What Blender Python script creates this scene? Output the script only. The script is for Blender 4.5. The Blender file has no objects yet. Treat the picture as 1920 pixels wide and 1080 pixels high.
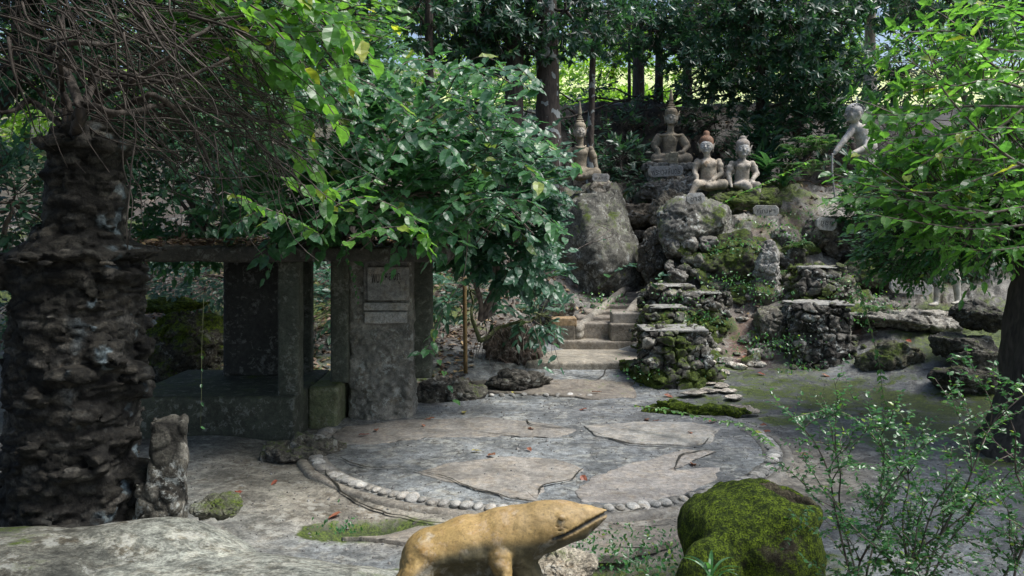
import bpy, math, random
import numpy as np
from mathutils import Vector, Matrix
R_ = math.radians
SC = bpy.context.scene
COL = SC.collection

# ------------------------------------------------------------------ camera, world, sun, exposure
F = 1600.0; HY = 428.0; CAMZ = 2.36
cam = bpy.data.cameras.new('camera'); cam_o = bpy.data.objects.new('camera', cam); COL.objects.link(cam_o)
cam.sensor_width = 36; cam.lens = 36*F/1920; cam.shift_y = (HY-540)/1920
cam.clip_start = .05; cam.clip_end = 2000
cam_o.location = (0, 0, CAMZ); cam_o.rotation_euler = (R_(90), 0, 0)
SC.camera = cam_o
SUN_EL, SUN_AZ = 60, 104          # elevation; azimuth from +Y towards +X
world = bpy.data.worlds.new('World'); SC.world = world; world.use_nodes = True
wn = world.node_tree
sky = wn.nodes.new('ShaderNodeTexSky'); sky.sky_type = 'NISHITA'; sky.sun_disc = False
sky.sun_elevation = R_(SUN_EL); sky.sun_rotation = R_(SUN_AZ); sky.air_density = 1.0; sky.dust_density = 3.0; sky.ozone_density = 1.0
wn.links.new(sky.outputs[0], wn.nodes['Background'].inputs[0]); wn.nodes['Background'].inputs[1].default_value = .1
sl = bpy.data.lights.new('sun', 'SUN'); sl.energy = 2.7; sl.angle = R_(24); sl.color = (1, .99, .965)
so = bpy.data.objects.new('sun', sl); COL.objects.link(so)
sd = Vector((math.sin(R_(SUN_AZ))*math.cos(R_(SUN_EL)), math.cos(R_(SUN_AZ))*math.cos(R_(SUN_EL)), math.sin(R_(SUN_EL))))
so.rotation_euler = sd.to_track_quat('Z', 'Y').to_euler(); so.location = (5, 5, 30)
SC.view_settings.view_transform = 'Standard'; SC.view_settings.look = 'None'
SC.view_settings.exposure = 1.05; SC.view_settings.gamma = 1
SC.cycles.max_bounces = 7; SC.cycles.diffuse_bounces = 3; SC.cycles.glossy_bounces = 2
SC.cycles.transmission_bounces = 4; SC.cycles.transparent_max_bounces = 4
SC.cycles.sample_clamp_indirect = 4

# ------------------------------------------------------------------ numeric helpers
A = lambda *v: np.array(v, dtype=float)
def W(px, py, d):
    return A((px-960)*d/F, d, CAMZ-(py-HY)*d/F)
def G(px, py, z=0.0):
    return W(px, py, (CAMZ-z)*F/(py-HY))
def norm(v): return v/np.maximum(np.linalg.norm(v, axis=-1, keepdims=True), 1e-9)
def _hash(ix, iy, iz, s=0):
    h = (ix.astype(np.int64)*374761393 + iy.astype(np.int64)*668265263 + iz.astype(np.int64)*2147483647 + s*974634777) & 0xFFFFFFFF
    h = ((h ^ (h >> 13))*1274126177) & 0xFFFFFFFF
    h = ((h ^ (h >> 15))*2246822519) & 0xFFFFFFFF
    return ((h ^ (h >> 16)) & 0xFFFFFF)/float(0xFFFFFF)
def vnoise(P, s=0):
    Pi = np.floor(P).astype(np.int64); f = P-Pi; f = f*f*(3-2*f)
    r = 0
    for dx in (0, 1):
        for dy in (0, 1):
            for dz in (0, 1):
                w = (f[:, 0] if dx else 1-f[:, 0])*(f[:, 1] if dy else 1-f[:, 1])*(f[:, 2] if dz else 1-f[:, 2])
                r = r + w*_hash(Pi[:, 0]+dx, Pi[:, 1]+dy, Pi[:, 2]+dz, s)
    return r*2-1
def fbm(P, freq=1., oct=4, s=0, gain=.5):
    P = np.asarray(P, float); r = 0; a = 1; t = 0
    for o in range(oct):
        r = r + a*vnoise(P*freq+o*17.3, s+o); t += a; a *= gain; freq *= 2.03
    return r/t
def worley(P, s=0):
    Pi = np.floor(P).astype(np.int64); n = len(P)
    f1 = np.full(n, 9.); f2 = np.full(n, 9.); idv = np.zeros(n)
    for dx in (-1, 0, 1):
        for dy in (-1, 0, 1):
            for dz in (-1, 0, 1):
                c = Pi+[dx, dy, dz]
                j = np.stack([_hash(c[:, 0], c[:, 1], c[:, 2], s+k) for k in (1, 2, 3)], 1)
                d = np.linalg.norm(c+j-P, axis=1)
                v = _hash(c[:, 0], c[:, 1], c[:, 2], s+9)
                m = d < f1
                f2 = np.where(m, f1, np.minimum(f2, d)); idv = np.where(m, v, idv); f1 = np.where(m, d, f1)
    return f1, f2, idv
def smooth(a, b, x):
    t = np.clip((x-a)/(b-a), 0, 1); return t*t*(3-2*t)

# ------------------------------------------------------------------ object helpers
def link(o, parent=None):
    COL.objects.link(o)
    if parent is not None: o.parent = parent
    return o
def tag(o, label=None, cat=None, group=None, kind=None):
    if label: o['label'] = label
    if cat: o['category'] = cat
    if group: o['group'] = group
    if kind: o['kind'] = kind
    return o
def empty(name, loc, label, cat, group=None):
    o = bpy.data.objects.new(name, None); o.location = tuple(loc); o.empty_display_size = .2
    return tag(link(o), label, cat, group)
def mesh(name, V, Fc, mat, parent=None, attrs=None, smooth_=True, origin=None):
    """V (n,3) world coordinates; Fc: list of arrays of faces (each (k,m))"""
    V = np.asarray(V, float)
    if parent is not None: org = np.array(parent_world(parent))
    else: org = np.array(origin) if origin is not None else A(V[:, 0].mean(), V[:, 1].mean(), V[:, 2].min())
    V = V-org
    me = bpy.data.meshes.new(name)
    if not isinstance(Fc, (list, tuple)): Fc = [Fc]
    Fc = [np.asarray(f, np.int32) for f in Fc if len(f)]
    loops = np.concatenate([f.ravel() for f in Fc]); tot = np.concatenate([np.full(len(f), f.shape[1], np.int32) for f in Fc])
    me.vertices.add(len(V)); me.vertices.foreach_set('co', V.astype(np.float32).ravel())
    me.loops.add(len(loops)); me.loops.foreach_set('vertex_index', loops)
    me.polygons.add(len(tot)); st = np.concatenate([[0], np.cumsum(tot)[:-1]]).astype(np.int32)
    me.polygons.foreach_set('loop_start', st)
    me.update(calc_edges=True)
    me.polygons.foreach_set('use_smooth', np.full(len(tot), bool(smooth_)))
    for k, v in (attrs or {}).items():
        v = np.asarray(v, np.float32)
        if v.ndim == 1:
            a = me.attributes.new(k, 'FLOAT', 'POINT'); a.data.foreach_set('value', v)
        else:
            a = me.attributes.new(k, 'FLOAT_VECTOR', 'POINT'); a.data.foreach_set('vector', v.ravel())
    me.validate(); me.materials.append(mat)
    o = bpy.data.objects.new(name, me)
    if parent is None: o.location = tuple(org)
    return link(o, parent)
def parent_world(p):
    v = Vector(p.location)
    while p.parent is not None:
        p = p.parent; v += Vector(p.location)
    return v
class Acc:
    """collects verts and faces for one mesh"""
    def __init__(s): s.V = []; s.F = {}; s.n = 0; s.v = []
    def add(s, V, Fc, var=None):
        V = np.asarray(V, float); Fc = np.asarray(Fc)
        s.V.append(V); s.F.setdefault(Fc.shape[1], []).append(Fc+s.n); s.n += len(V)
        s.v.append(np.full(len(V), .5) if var is None else np.broadcast_to(var, (len(V),)))
    def build(s, name, mat, parent=None, smooth_=True, attrs=None, origin=None):
        if not s.n: return None
        at = {'var': np.concatenate(s.v)}; at.update(attrs or {})
        return mesh(name, np.concatenate(s.V), [np.concatenate(f) for f in s.F.values()], mat, parent, at, smooth_, origin)
def tubes(acc, lines, sides=5, var=None, rough=0, seed=0):
    """lines: list of (pts (k,3), radii)"""
    for li, (P, r) in enumerate(lines):
        P = np.asarray(P, float); k = len(P); r = np.broadcast_to(np.asarray(r, float), (k,))
        T = norm(np.gradient(P, axis=0)); up = A(0, 0, 1) if abs(T[0, 2]) < .9 else A(1, 0, 0)
        n1 = norm(np.cross(T, up)); n2 = np.cross(T, n1)
        a = np.arange(sides)/sides*2*np.pi
        ring = P[:, None]+r[:, None, None]*(np.cos(a)[None, :, None]*n1[:, None]+np.sin(a)[None, :, None]*n2[:, None])
        V = ring.reshape(-1, 3)
        if rough:
            V = V+norm(V-np.repeat(P, sides, 0))*np.repeat(r, sides)[:, None]*rough*fbm(V*[1, 1, .35], 7, 3, seed)[:, None]
        i = np.arange(k-1)[:, None]*sides; j = np.arange(sides)[None]; j2 = (j+1) % sides
        q = np.stack([i+j, i+j2, i+sides+j2, i+sides+j], -1).reshape(-1, 4)
        acc.add(V, q, var)
        acc.F.setdefault(sides, []).append(np.array([list(range(sides))[::-1], list(range((k-1)*sides, k*sides))])+acc.n-len(V))
def bez(pts, n=12):
    """Catmull-Rom through pts"""
    P = np.asarray(pts, float); P = np.vstack([2*P[0]-P[1], P, 2*P[-1]-P[-2]]); out = []
    m = len(P)-3
    for s in range(m):
        t = np.linspace(0, 1, n, endpoint=(s == m-1))[:, None]; a, b, c, d = P[s:s+4]
        out.append(.5*((2*b)+(-a+c)*t+(2*a-5*b+4*c-d)*t*t+(-a+3*b-3*c+d)*t**3))
    return np.vstack(out)

# ------------------------------------------------------------------ surface nets on signed distance grids
class Sdf:
    def __init__(s, lo, hi, h):
        s.lo = A(*lo); s.h = h; s.n = np.ceil((A(*hi)-s.lo)/h).astype(int)+1
        s.F = np.full(s.n, 1.0, np.float32)
    def win(s, lo, hi):
        a = np.clip(np.floor((lo-s.lo)/s.h).astype(int), 0, s.n-1); b = np.clip(np.ceil((hi-s.lo)/s.h).astype(int)+1, 1, s.n)
        b = np.maximum(b, a+1)
        sl = tuple(slice(x, y) for x, y in zip(a, b))
        ax = [s.lo[i]+s.h*np.arange(a[i], b[i]) for i in range(3)]
        return sl, ax[0][:, None, None], ax[1][None, :, None], ax[2][None, None, :]
    def put(s, sl, d, k, sub=False):
        f = s.F[sl]
        if sub:
            d = -d; hh = np.clip(.5-.5*(f-d)/k, 0, 1); s.F[sl] = f*(1-hh)+d*hh+k*hh*(1-hh); return
        hh = np.clip(.5+.5*(d-f)/k, 0, 1); s.F[sl] = d*(1-hh)+f*hh-k*hh*(1-hh)
    def cone(s, a, b, ra, rb=None, k=.02, sub=False):
        a = A(*a); b = A(*b); rb = ra if rb is None else rb; m = max(ra, rb)+k*2+s.h*3
        sl, X, Y, Z = s.win(np.minimum(a, b)-m, np.maximum(a, b)+m); v = b-a; L = max(v@v, 1e-9)
        t = np.clip(((X-a[0])*v[0]+(Y-a[1])*v[1]+(Z-a[2])*v[2])/L, 0, 1)
        d = np.sqrt((X-a[0]-t*v[0])**2+(Y-a[1]-t*v[1])**2+(Z-a[2]-t*v[2])**2)-(ra+(rb-ra)*t)
        s.put(sl, d, k, sub)
    def chain(s, pts, rs, k=.02):
        for i in range(len(pts)-1): s.cone(pts[i], pts[i+1], rs[i], rs[i+1], k)
    def ell(s, c, r, rot=None, k=.02, sub=False):
        c = A(*c); r = A(*r); m = r.max()+k*2+s.h*3
        sl, X, Y, Z = s.win(c-m, c+m)
        M = np.eye(3) if rot is None else np.array(Matrix.Rotation(rot[2], 3, 'Z') @ Matrix.Rotation(rot[1], 3, 'Y') @ Matrix.Rotation(rot[0], 3, 'X')).T
        x, y, z = X-c[0], Y-c[1], Z-c[2]
        q = [M[i, 0]*x+M[i, 1]*y+M[i, 2]*z for i in range(3)]
        k0 = np.sqrt(sum((q[i]/r[i])**2 for i in range(3))); k1 = np.sqrt(sum((q[i]/r[i]**2)**2 for i in range(3)))
        s.put(sl, k0*(k0-1)/np.maximum(k1, 1e-6), k, sub)
    def box(s, c, hf, rot=None, rnd=.01, k=.01, sub=False):
        c = A(*c); hf = A(*hf); m = np.linalg.norm(hf)+k*2+s.h*3
        sl, X, Y, Z = s.win(c-m, c+m)
        M = np.eye(3) if rot is None else np.array(Matrix.Rotation(rot[2], 3, 'Z') @ Matrix.Rotation(rot[1], 3, 'Y') @ Matrix.Rotation(rot[0], 3, 'X')).T
        x, y, z = X-c[0], Y-c[1], Z-c[2]
        q = [np.abs(M[i, 0]*x+M[i, 1]*y+M[i, 2]*z)-(hf[i]-rnd) for i in range(3)]
        d = np.sqrt(sum(np.maximum(v, 0)**2 for v in q))+np.minimum(np.maximum(np.maximum(q[0], q[1]), q[2]), 0)-rnd
        s.put(sl, d, k, sub)
    def displace(s, fn, band):
        m = np.abs(s.F) < band; ix = np.argwhere(m); P = s.lo+ix*s.h
        s.F[m] -= fn(P).astype(np.float32)
    def extract(s):
        Fv = s.F.copy()
        for ax in range(3):
            sl0 = [slice(None)]*3; sl0[ax] = 0; Fv[tuple(sl0)] = 1; sl0[ax] = -1; Fv[tuple(sl0)] = 1
        I = Fv < 0; nx, ny, nz = Fv.shape
        c = [(x, y, z) for x in (0, 1) for y in (0, 1) for z in (0, 1)]
        cnt = sum(I[x:nx-1+x, y:ny-1+y, z:nz-1+z].astype(np.int8) for x, y, z in c)
        act = (cnt > 0) & (cnt < 8); idx = np.argwhere(act); ids = np.full(act.shape, -1, np.int64); ids[act] = np.arange(len(idx))
        acc = np.zeros((len(idx), 3)); num = np.zeros(len(idx))
        for p in c:
            for ax in range(3):
                if p[ax] == 1: continue
                q = list(p); q[ax] = 1
                fa = Fv[idx[:, 0]+p[0], idx[:, 1]+p[1], idx[:, 2]+p[2]]; fb = Fv[idx[:, 0]+q[0], idx[:, 1]+q[1], idx[:, 2]+q[2]]
                m = (fa < 0) != (fb < 0); t = np.where(m, fa/np.where(m, fa-fb, 1), 0)
                pos = idx+np.array(p, float); pos[:, ax] += t
                acc[m] += pos[m]; num[m] += 1
        V = s.lo+(acc/num[:, None])*s.h
        Q = []
        for ax in range(3):
            u, v = [(1, 2), (2, 0), (0, 1)][ax]
            a = [slice(None)]*3; b = [slice(None)]*3; a[ax] = slice(0, -1); b[ax] = slice(1, None)
            ch = I[tuple(a)] != I[tuple(b)]; e = np.argwhere(ch)
            e = e[(e[:, u] > 0) & (e[:, v] > 0) & (e[:, u] < Fv.shape[u]-1) & (e[:, v] < Fv.shape[v]-1)]
            def cid(du, dv):
                g = e.copy(); g[:, u] -= du; g[:, v] -= dv; return ids[g[:, 0], g[:, 1], g[:, 2]]
            q = np.stack([cid(1, 1), cid(0, 1), cid(0, 0), cid(1, 0)], 1)
            ins = I[e[:, 0], e[:, 1], e[:, 2]]; q[~ins] = q[~ins][:, ::-1]; Q.append(q)
        Q = np.concatenate(Q); Q = Q[(Q >= 0).all(1)]
        return V, Q

# ------------------------------------------------------------------ materials
def nodes(name):
    m = bpy.data.materials.new(name); m.use_nodes = True; nt = m.node_tree; nt.nodes.clear()
    return m, nt, nt.nodes, nt.links
def rock_mat(name, scale=1., bump=.7, rough=.85, spec=.3, con=1., moss_c=((.035, .055, .010, 1), (.115, .16, .02, 1))):
    """vertex attributes: tint (vector), moss (float), lichen (float)"""
    m, nt, N, L = nodes(name)
    out = N.new('ShaderNodeOutputMaterial'); bs = N.new('ShaderNodeBsdfPrincipled'); L.new(bs.outputs[0], out.inputs[0])
    bs.inputs['Roughness'].default_value = rough; bs.inputs['Specular IOR Level'].default_value = spec
    geo = N.new('ShaderNodeNewGeometry')
    def att(n): a = N.new('ShaderNodeAttribute'); a.attribute_name = n; return a
    def noise(s, d=6, r=.6, dist=0):
        n = N.new('ShaderNodeTexNoise'); n.inputs['Scale'].default_value = s*scale; n.inputs['Detail'].default_value = d
        n.inputs['Roughness'].default_value = r; n.inputs['Distortion'].default_value = dist; L.new(geo.outputs['Position'], n.inputs['Vector']); return n
    def math_(op, a, b=None, clamp=False):
        n = N.new('ShaderNodeMath'); n.operation = op; n.use_clamp = clamp
        for i, v in enumerate((a, b)):
            if v is None: continue
            if isinstance(v, (int, float)): n.inputs[i].default_value = v
            else: L.new(v, n.inputs[i])
        return n.outputs[0]
    def rng(v, a, b, c=0, d=1):
        n = N.new('ShaderNodeMapRange'); n.interpolation_type = 'SMOOTHSTEP'; L.new(v, n.inputs[0])
        for i, x in enumerate((a, b, c, d)): n.inputs[i+1].default_value = x
        return n.outputs[0]
    def mix(f, a, b, mode='MIX'):
        n = N.new('ShaderNodeMix'); n.data_type = 'RGBA'; n.blend_type = mode
        if isinstance(f, (int, float)): n.inputs[0].default_value = f
        else: L.new(f, n.inputs[0])
        for i, v in ((6, a), (7, b)):
            if isinstance(v, tuple): n.inputs[i].default_value = v
            else: L.new(v, n.inputs[i])
        return n.outputs[2]
    n1 = noise(2.2, 9, .62, .3); n2 = noise(14, 6, .7); n3 = noise(60, 4, .7); n4 = noise(5, 8, .75, .6)
    g1 = math_('MULTIPLY', rng(n1.outputs[0], .32, .68, 1-.55*con, 1+.5*con), rng(n2.outputs[0], .34, .66, 1-.5*con, 1+.5*con))
    g1 = math_('MULTIPLY', g1, rng(n3.outputs[0], .36, .64, 1-.35*con, 1+.35*con))
    sc = N.new('ShaderNodeVectorMath'); sc.operation = 'SCALE'; L.new(att('tint').outputs['Vector'], sc.inputs[0]); L.new(g1, sc.inputs['Scale'])
    warm = mix(rng(n4.outputs[0], .45, .7), (1, 1, 1, 1), (1.12, .96, .78, 1)); base = mix(1.0, sc.outputs[0], warm, 'MULTIPLY')
    vor = N.new('ShaderNodeTexVoronoi'); vor.inputs['Scale'].default_value = 9*scale
    dm = N.new('ShaderNodeVectorMath'); dm.operation = 'MULTIPLY_ADD'; L.new(n2.outputs[1], dm.inputs[0]); dm.inputs[1].default_value = (.15, .15, .15); L.new(geo.outputs['Position'], dm.inputs[2])
    L.new(dm.outputs[0], vor.inputs['Vector'])
    lf = math_('MULTIPLY', rng(n4.outputs[0], .52, .58), rng(n2.outputs[0], .42, .56)); lf = math_('MULTIPLY', lf, att('lichen').outputs['Fac'], True)
    base = mix(lf, base, (.36, .38, .36, 1))
    pits = rng(n3.outputs[0], .28, .42); dk = math_('MULTIPLY', math_('SUBTRACT', 1., pits), .55); base = mix(dk, base, (.02, .02, .018, 1))
    sep = N.new('ShaderNodeSeparateXYZ'); L.new(geo.outputs['Normal'], sep.inputs[0])
    mm = math_('ADD', math_('MULTIPLY', sep.outputs[2], .28), math_('MULTIPLY', math_('SUBTRACT', n1.outputs[0], .5), 2.4))
    mm = math_('ADD', mm, math_('MULTIPLY', math_('SUBTRACT', n2.outputs[0], .5), 1.2)); mm = math_('ADD', mm, math_('MULTIPLY', att('moss').outputs['Fac'], 1.7))
    mf = rng(mm, .8, 1.25)
    mc = mix(rng(n2.outputs[0], .35, .65), moss_c[0], moss_c[1]); mc = mix(rng(n3.outputs[0], .4, .62), mc, (moss_c[0][0]*.6, moss_c[0][1]*.6, .006, 1))
    base = mix(mf, base, mc); L.new(base, bs.inputs['Base Color'])
    h = math_('ADD', math_('MULTIPLY', n2.outputs[0], .5), math_('MULTIPLY', n3.outputs[0], .3)); h = math_('ADD', h, math_('MULTIPLY', n1.outputs[0], .6))
    n5 = noise(170, 3, .6); h = math_('ADD', h, math_('MULTIPLY', math_('MULTIPLY', n5.outputs[0], mf), .3))
    bp = N.new('ShaderNodeBump'); bp.inputs['Strength'].default_value = bump; bp.inputs['Distance'].default_value = .05; L.new(h, bp.inputs['Height']); L.new(bp.outputs[0], bs.inputs['Normal'])
    return m
def leaf_mat(name, dark, light, odd, trans=.38, rough=.38, tcol=None, odd_at=.975):
    m, nt, N, L = nodes(name)
    out = N.new('ShaderNodeOutputMaterial'); bs = N.new('ShaderNodeBsdfPrincipled'); tr = N.new('ShaderNodeBsdfTranslucent'); mx = N.new('ShaderNodeMixShader')
    a = N.new('ShaderNodeAttribute'); a.attribute_name = 'var'; r = N.new('ShaderNodeValToRGB'); L.new(a.outputs['Fac'], r.inputs[0])
    e = r.color_ramp.elements; e[0].color = (*dark, 1); e[1].position = odd_at-.02; e[1].color = (*light, 1)
    x = e.new(odd_at); x.color = (*odd, 1)
    geo = N.new('ShaderNodeNewGeometry'); n = N.new('ShaderNodeTexNoise'); n.inputs['Scale'].default_value = 30; n.inputs['Detail'].default_value = 3; L.new(geo.outputs['Position'], n.inputs['Vector'])
    mr = N.new('ShaderNodeMapRange'); L.new(n.outputs[0], mr.inputs[0]); mr.inputs[1].default_value = .3; mr.inputs[2].default_value = .7; mr.inputs[3].default_value = .7; mr.inputs[4].default_value = 1.25
    sc = N.new('ShaderNodeVectorMath'); sc.operation = 'SCALE'; L.new(r.outputs[0], sc.inputs[0]); L.new(mr.outputs[0], sc.inputs['Scale'])
    L.new(sc.outputs[0], bs.inputs['Base Color']); bs.inputs['Roughness'].default_value = rough; bs.inputs['Specular IOR Level'].default_value = .6
    t2 = N.new('ShaderNodeVectorMath'); t2.operation = 'MULTIPLY'; L.new(sc.outputs[0], t2.inputs[0]); t2.inputs[1].default_value = tcol or (2.6, 2.6, 1.2)
    L.new(t2.outputs[0], tr.inputs[0]); mx.inputs[0].default_value = trans
    L.new(bs.outputs[0], mx.inputs[1]); L.new(tr.outputs[0], mx.inputs[2]); L.new(mx.outputs[0], out.inputs[0])
    return m
def bark_mat(name, c1, c2, spots=0., sc=1.):
    m, nt, N, L = nodes(name)
    out = N.new('ShaderNodeOutputMaterial'); bs = N.new('ShaderNodeBsdfPrincipled'); L.new(bs.outputs[0], out.inputs[0]); bs.inputs['Roughness'].default_value = .85
    geo = N.new('ShaderNodeNewGeometry'); mp = N.new('ShaderNodeMapping'); mp.inputs['Scale'].default_value = (1, 1, .25); L.new(geo.outputs['Position'], mp.inputs[0])
    n = N.new('ShaderNodeTexNoise'); n.inputs['Scale'].default_value = 22*sc; n.inputs['Detail'].default_value = 8; L.new(mp.outputs[0], n.inputs['Vector'])
    r = N.new('ShaderNodeValToRGB'); r.color_ramp.elements[0].position = .35; r.color_ramp.elements[1].position = .68
    r.color_ramp.elements[0].color = (*c1, 1); r.color_ramp.elements[1].color = (*c2, 1); L.new(n.outputs[0], r.inputs[0])
    col = r.outputs[0]
    if spots:
        n2 = N.new('ShaderNodeTexNoise'); n2.inputs['Scale'].default_value = 4.2; n2.inputs['Detail'].default_value = 2; L.new(geo.outputs['Position'], n2.inputs['Vector'])
        r2 = N.new('ShaderNodeMapRange'); r2.inputs[1].default_value = .56; r2.inputs[2].default_value = .575; r2.inputs[4].default_value = spots; L.new(n2.outputs[0], r2.inputs[0])
        mx = N.new('ShaderNodeMix'); mx.data_type = 'RGBA'; L.new(r2.outputs[0], mx.inputs[0]); L.new(col, mx.inputs[6]); mx.inputs[7].default_value = (.3, .33, .33, 1); col = mx.outputs[2]
    L.new(col, bs.inputs['Base Color'])
    bp = N.new('ShaderNodeBump'); bp.inputs['Strength'].default_value = .6; bp.inputs['Distance'].default_value = .03; L.new(n.outputs[0], bp.inputs['Height']); L.new(bp.outputs[0], bs.inputs['Normal'])
    return m
def plain_mat(name, c, rough=.8):
    m, nt, N, L = nodes(name)
    out = N.new('ShaderNodeOutputMaterial'); bs = N.new('ShaderNodeBsdfPrincipled'); L.new(bs.outputs[0], out.inputs[0]); bs.inputs['Roughness'].default_value = rough
    geo = N.new('ShaderNodeNewGeometry'); n = N.new('ShaderNodeTexNoise'); n.inputs['Scale'].default_value = 25; n.inputs['Detail'].default_value = 5; L.new(geo.outputs['Position'], n.inputs['Vector'])
    mr = N.new('ShaderNodeMapRange'); L.new(n.outputs[0], mr.inputs[0]); mr.inputs[1].default_value = .3; mr.inputs[2].default_value = .7; mr.inputs[3].default_value = .6; mr.inputs[4].default_value = 1.3
    sc = N.new('ShaderNodeVectorMath'); sc.operation = 'SCALE'; sc.inputs[0].default_value = c; L.new(mr.outputs[0], sc.inputs['Scale']); L.new(sc.outputs[0], bs.inputs['Base Color'])
    return m
M_ROCK = rock_mat('rock'); M_GROUND = rock_mat('ground_rock', .8, .6, .6, .45, .8); M_CONC = rock_mat('weathered_concrete', 1.3, .35, .7, .4, .55)
M_STAT = rock_mat('statue_concrete', 2.2, .15, .75, .3, .45); M_FROG = rock_mat('painted_frog', 1.6, .16, .6, .4, .34)
M_MOSSY = rock_mat('mossy_rock', 1.6, 1., .9, .2, 1., ((.022, .04, .006, 1), (.19, .27, .02, 1)))
M_BUSH = leaf_mat('shrub_leaf', (.028, .088, .052), (.085, .20, .090), (.22, .28, .07), .40, .38, (2.1, 2.3, 1.15))
M_BUSHD = leaf_mat('dark_shrub_leaf', (.020, .062, .044), (.060, .15, .085), (.11, .18, .05), .32, .4, (2.2, 2.3, 1.4))
M_BIG = leaf_mat('large_leaf', (.036, .115, .035), (.105, .23, .05), (.30, .33, .06), .48, .36, (2.4, 2.4, .95))
M_RIGHT = leaf_mat('bright_leaf', (.04, .12, .04), (.115, .26, .065), (.30, .34, .07), .5, .34, (2.4, 2.45, .95))
M_TREE = leaf_mat('tree_leaf', (.012, .040, .026), (.035, .10, .055), (.08, .13, .03), .32, .36)
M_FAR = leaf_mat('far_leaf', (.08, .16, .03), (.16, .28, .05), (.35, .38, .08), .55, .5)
M_FERN = leaf_mat('fern_leaf', (.03, .09, .04), (.07, .17, .07), (.12, .2, .06), .4, .45)
M_SMALL = leaf_mat('small_leaf', (.025, .085, .035), (.065, .18, .06), (.2, .3, .05), .4, .3)
M_LITTER = leaf_mat('litter_leaf', (.06, .038, .025), (.19, .13, .09), (.28, .2, .1), .15, .6, (1.2, 1, .8), .85)
M_DRY = leaf_mat('fallen_leaf', (.30, .06, .035), (.24, .13, .07), (.45, .40, .07), .2, .55, (1.2, 1, .8), .75)
M_BARK = bark_mat('dark_bark', (.022, .018, .015), (.075, .062, .052)); M_SPOT = bark_mat('lichen_bark', (.03, .023, .019), (.085, .066, .055), .85)
M_TANGLE = bark_mat('dark_twig_bark', (.016, .013, .011), (.10, .082, .07))
M_TWIG = bark_mat('twig_bark', (.045, .035, .03), (.19, .155, .13)); M_GTWIG = bark_mat('green_twig_bark', (.06, .07, .03), (.17, .19, .08))
M_PALEBARK = bark_mat('pale_bark', (.2, .17, .14), (.42, .38, .33))
M_INK = plain_mat('engraved_letter', (.045, .043, .04)); M_POLE = plain_mat('rusty_pole', (.13, .085, .03))
def T(n, c, moss=0., lich=0.):
    c = np.asarray(c, float); c = np.broadcast_to(c, (n, 3)) if c.ndim == 1 else c
    return {'tint': c, 'moss': np.broadcast_to(moss, (n,)), 'lichen': np.broadcast_to(lich, (n,))}

# ------------------------------------------------------------------ terrain
cp = []
for x in (-2., 0, 1.5, 3.5, 5):
    for y in (6., 8., 10., 12.): cp.append((x, y, 0))
cp += [(-3, 8, 0), (-3.6, 7, .02), (-2.3, 10.2, .15), (-4, 10, .0), (-4, 12, .1), (-6, 12, .3), (-6, 8, .15), (-8, 6, .3), (-1.5, 12.5, .1)]
cp += [(-2.5, 4.5, .25), (-1.2, 5.2, .05), (0, 4.6, -.05), (1.2, 5.2, -.15), (2, 4.6, 0), (0, 0, .3), (4, 4, .0), (-4, 2, .5), (4, 0, .2), (0, -6, .3), (8, 2, .1), (-8, 0, .5)]
cp += [(5, 10, 0), (6, 8, 0), (8, 8, .1), (7, 10.5, .05), (8.5, 12, .5), (12, 8, .4)]
cp += [(.98, 13, .12), (-.5, 13, .15), (1.5, 14.2, .16), (2.0, 13.2, .12), (2.4, 12.3, .02), (3.2, 12.6, .05), (4.2, 13, .12)]
cp += [(1.6, 15, .22), (2.1, 16.2, .7), (2.75, 17.5, 1.1), (3.1, 18.6, 1.9), (3.2, 20, 3.0), (.6, 15.5, .5), (.2, 17, 1.4), (.9, 18.4, 2.3), (1.2, 20, 3.1)]
cp += [(3.4, 14.3, .4), (3.0, 15.2, .9), (3.85, 14, .30), (4.1, 15, 1.05), (4.4, 16, 1.85), (4.6, 17, 2.75), (5.7, 18.5, 3.3), (4.4, 20.2, 3.5), (3.4, 17, 1.9)]
cp += [(5.3, 13.3, .25), (5.7, 13.3, .45), (6.4, 14.2, .85), (6.6, 14.9, 1.0), (7.6, 15., 1.05), (5.4, 15, 1.2), (5.8, 16.2, 2.0), (7.2, 16.5, 2.1), (8, 18.5, 3.1), (7, 18, 3.0), (9, 15, 1.5), (10, 18, 3.2)]
for x in (1, 2.5, 4, 5.5, 7): cp += [(x, 21.3, 3.7), (x, 22.3, 5.3+.1*math.sin(x*3)), (x, 24, 5.7), (x, 30, 5.9)]
cp += [(-1, 20, 2.8), (-5, 18, 1.6), (-8, 25, 4.2), (-3, 15.5, .9), (-3, 24, 5.0), (9.5, 22, 5.2), (13, 18, 4.2), (13, 12, 1.4), (11, 30, 6.6), (-12, 18, 2), (-12, 10, 1), (-14, 30, 5)]
cp += [(x, 34, 6.6) for x in (-12, 0, 20)]+[(x, 60, 13.5) for x in (-40, -15, 5, 25, 50)]+[(x, 95, 20) for x in (-60, 0, 60)]+[(45, 20, 7), (-45, 20, 4), (40, -20, 2), (-40, -20, 2), (0, -40, 0)]
cp = np.array(cp, float)
def _ker(d): return np.sqrt(d*d+.25)
_Kd = np.linalg.norm(cp[:, None, :2]-cp[None, :, :2], axis=2); _n = len(cp)
_Am = np.zeros((_n+3, _n+3)); _Am[:_n, :_n] = _ker(_Kd)-np.eye(_n)*.02; _Am[:_n, _n] = 1; _Am[:_n, _n+1:] = cp[:, :2]; _Am[_n:, :_n] = _Am[:_n, _n:].T
_sol = np.linalg.solve(_Am, np.concatenate([cp[:, 2], [0, 0, 0]]))
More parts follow.
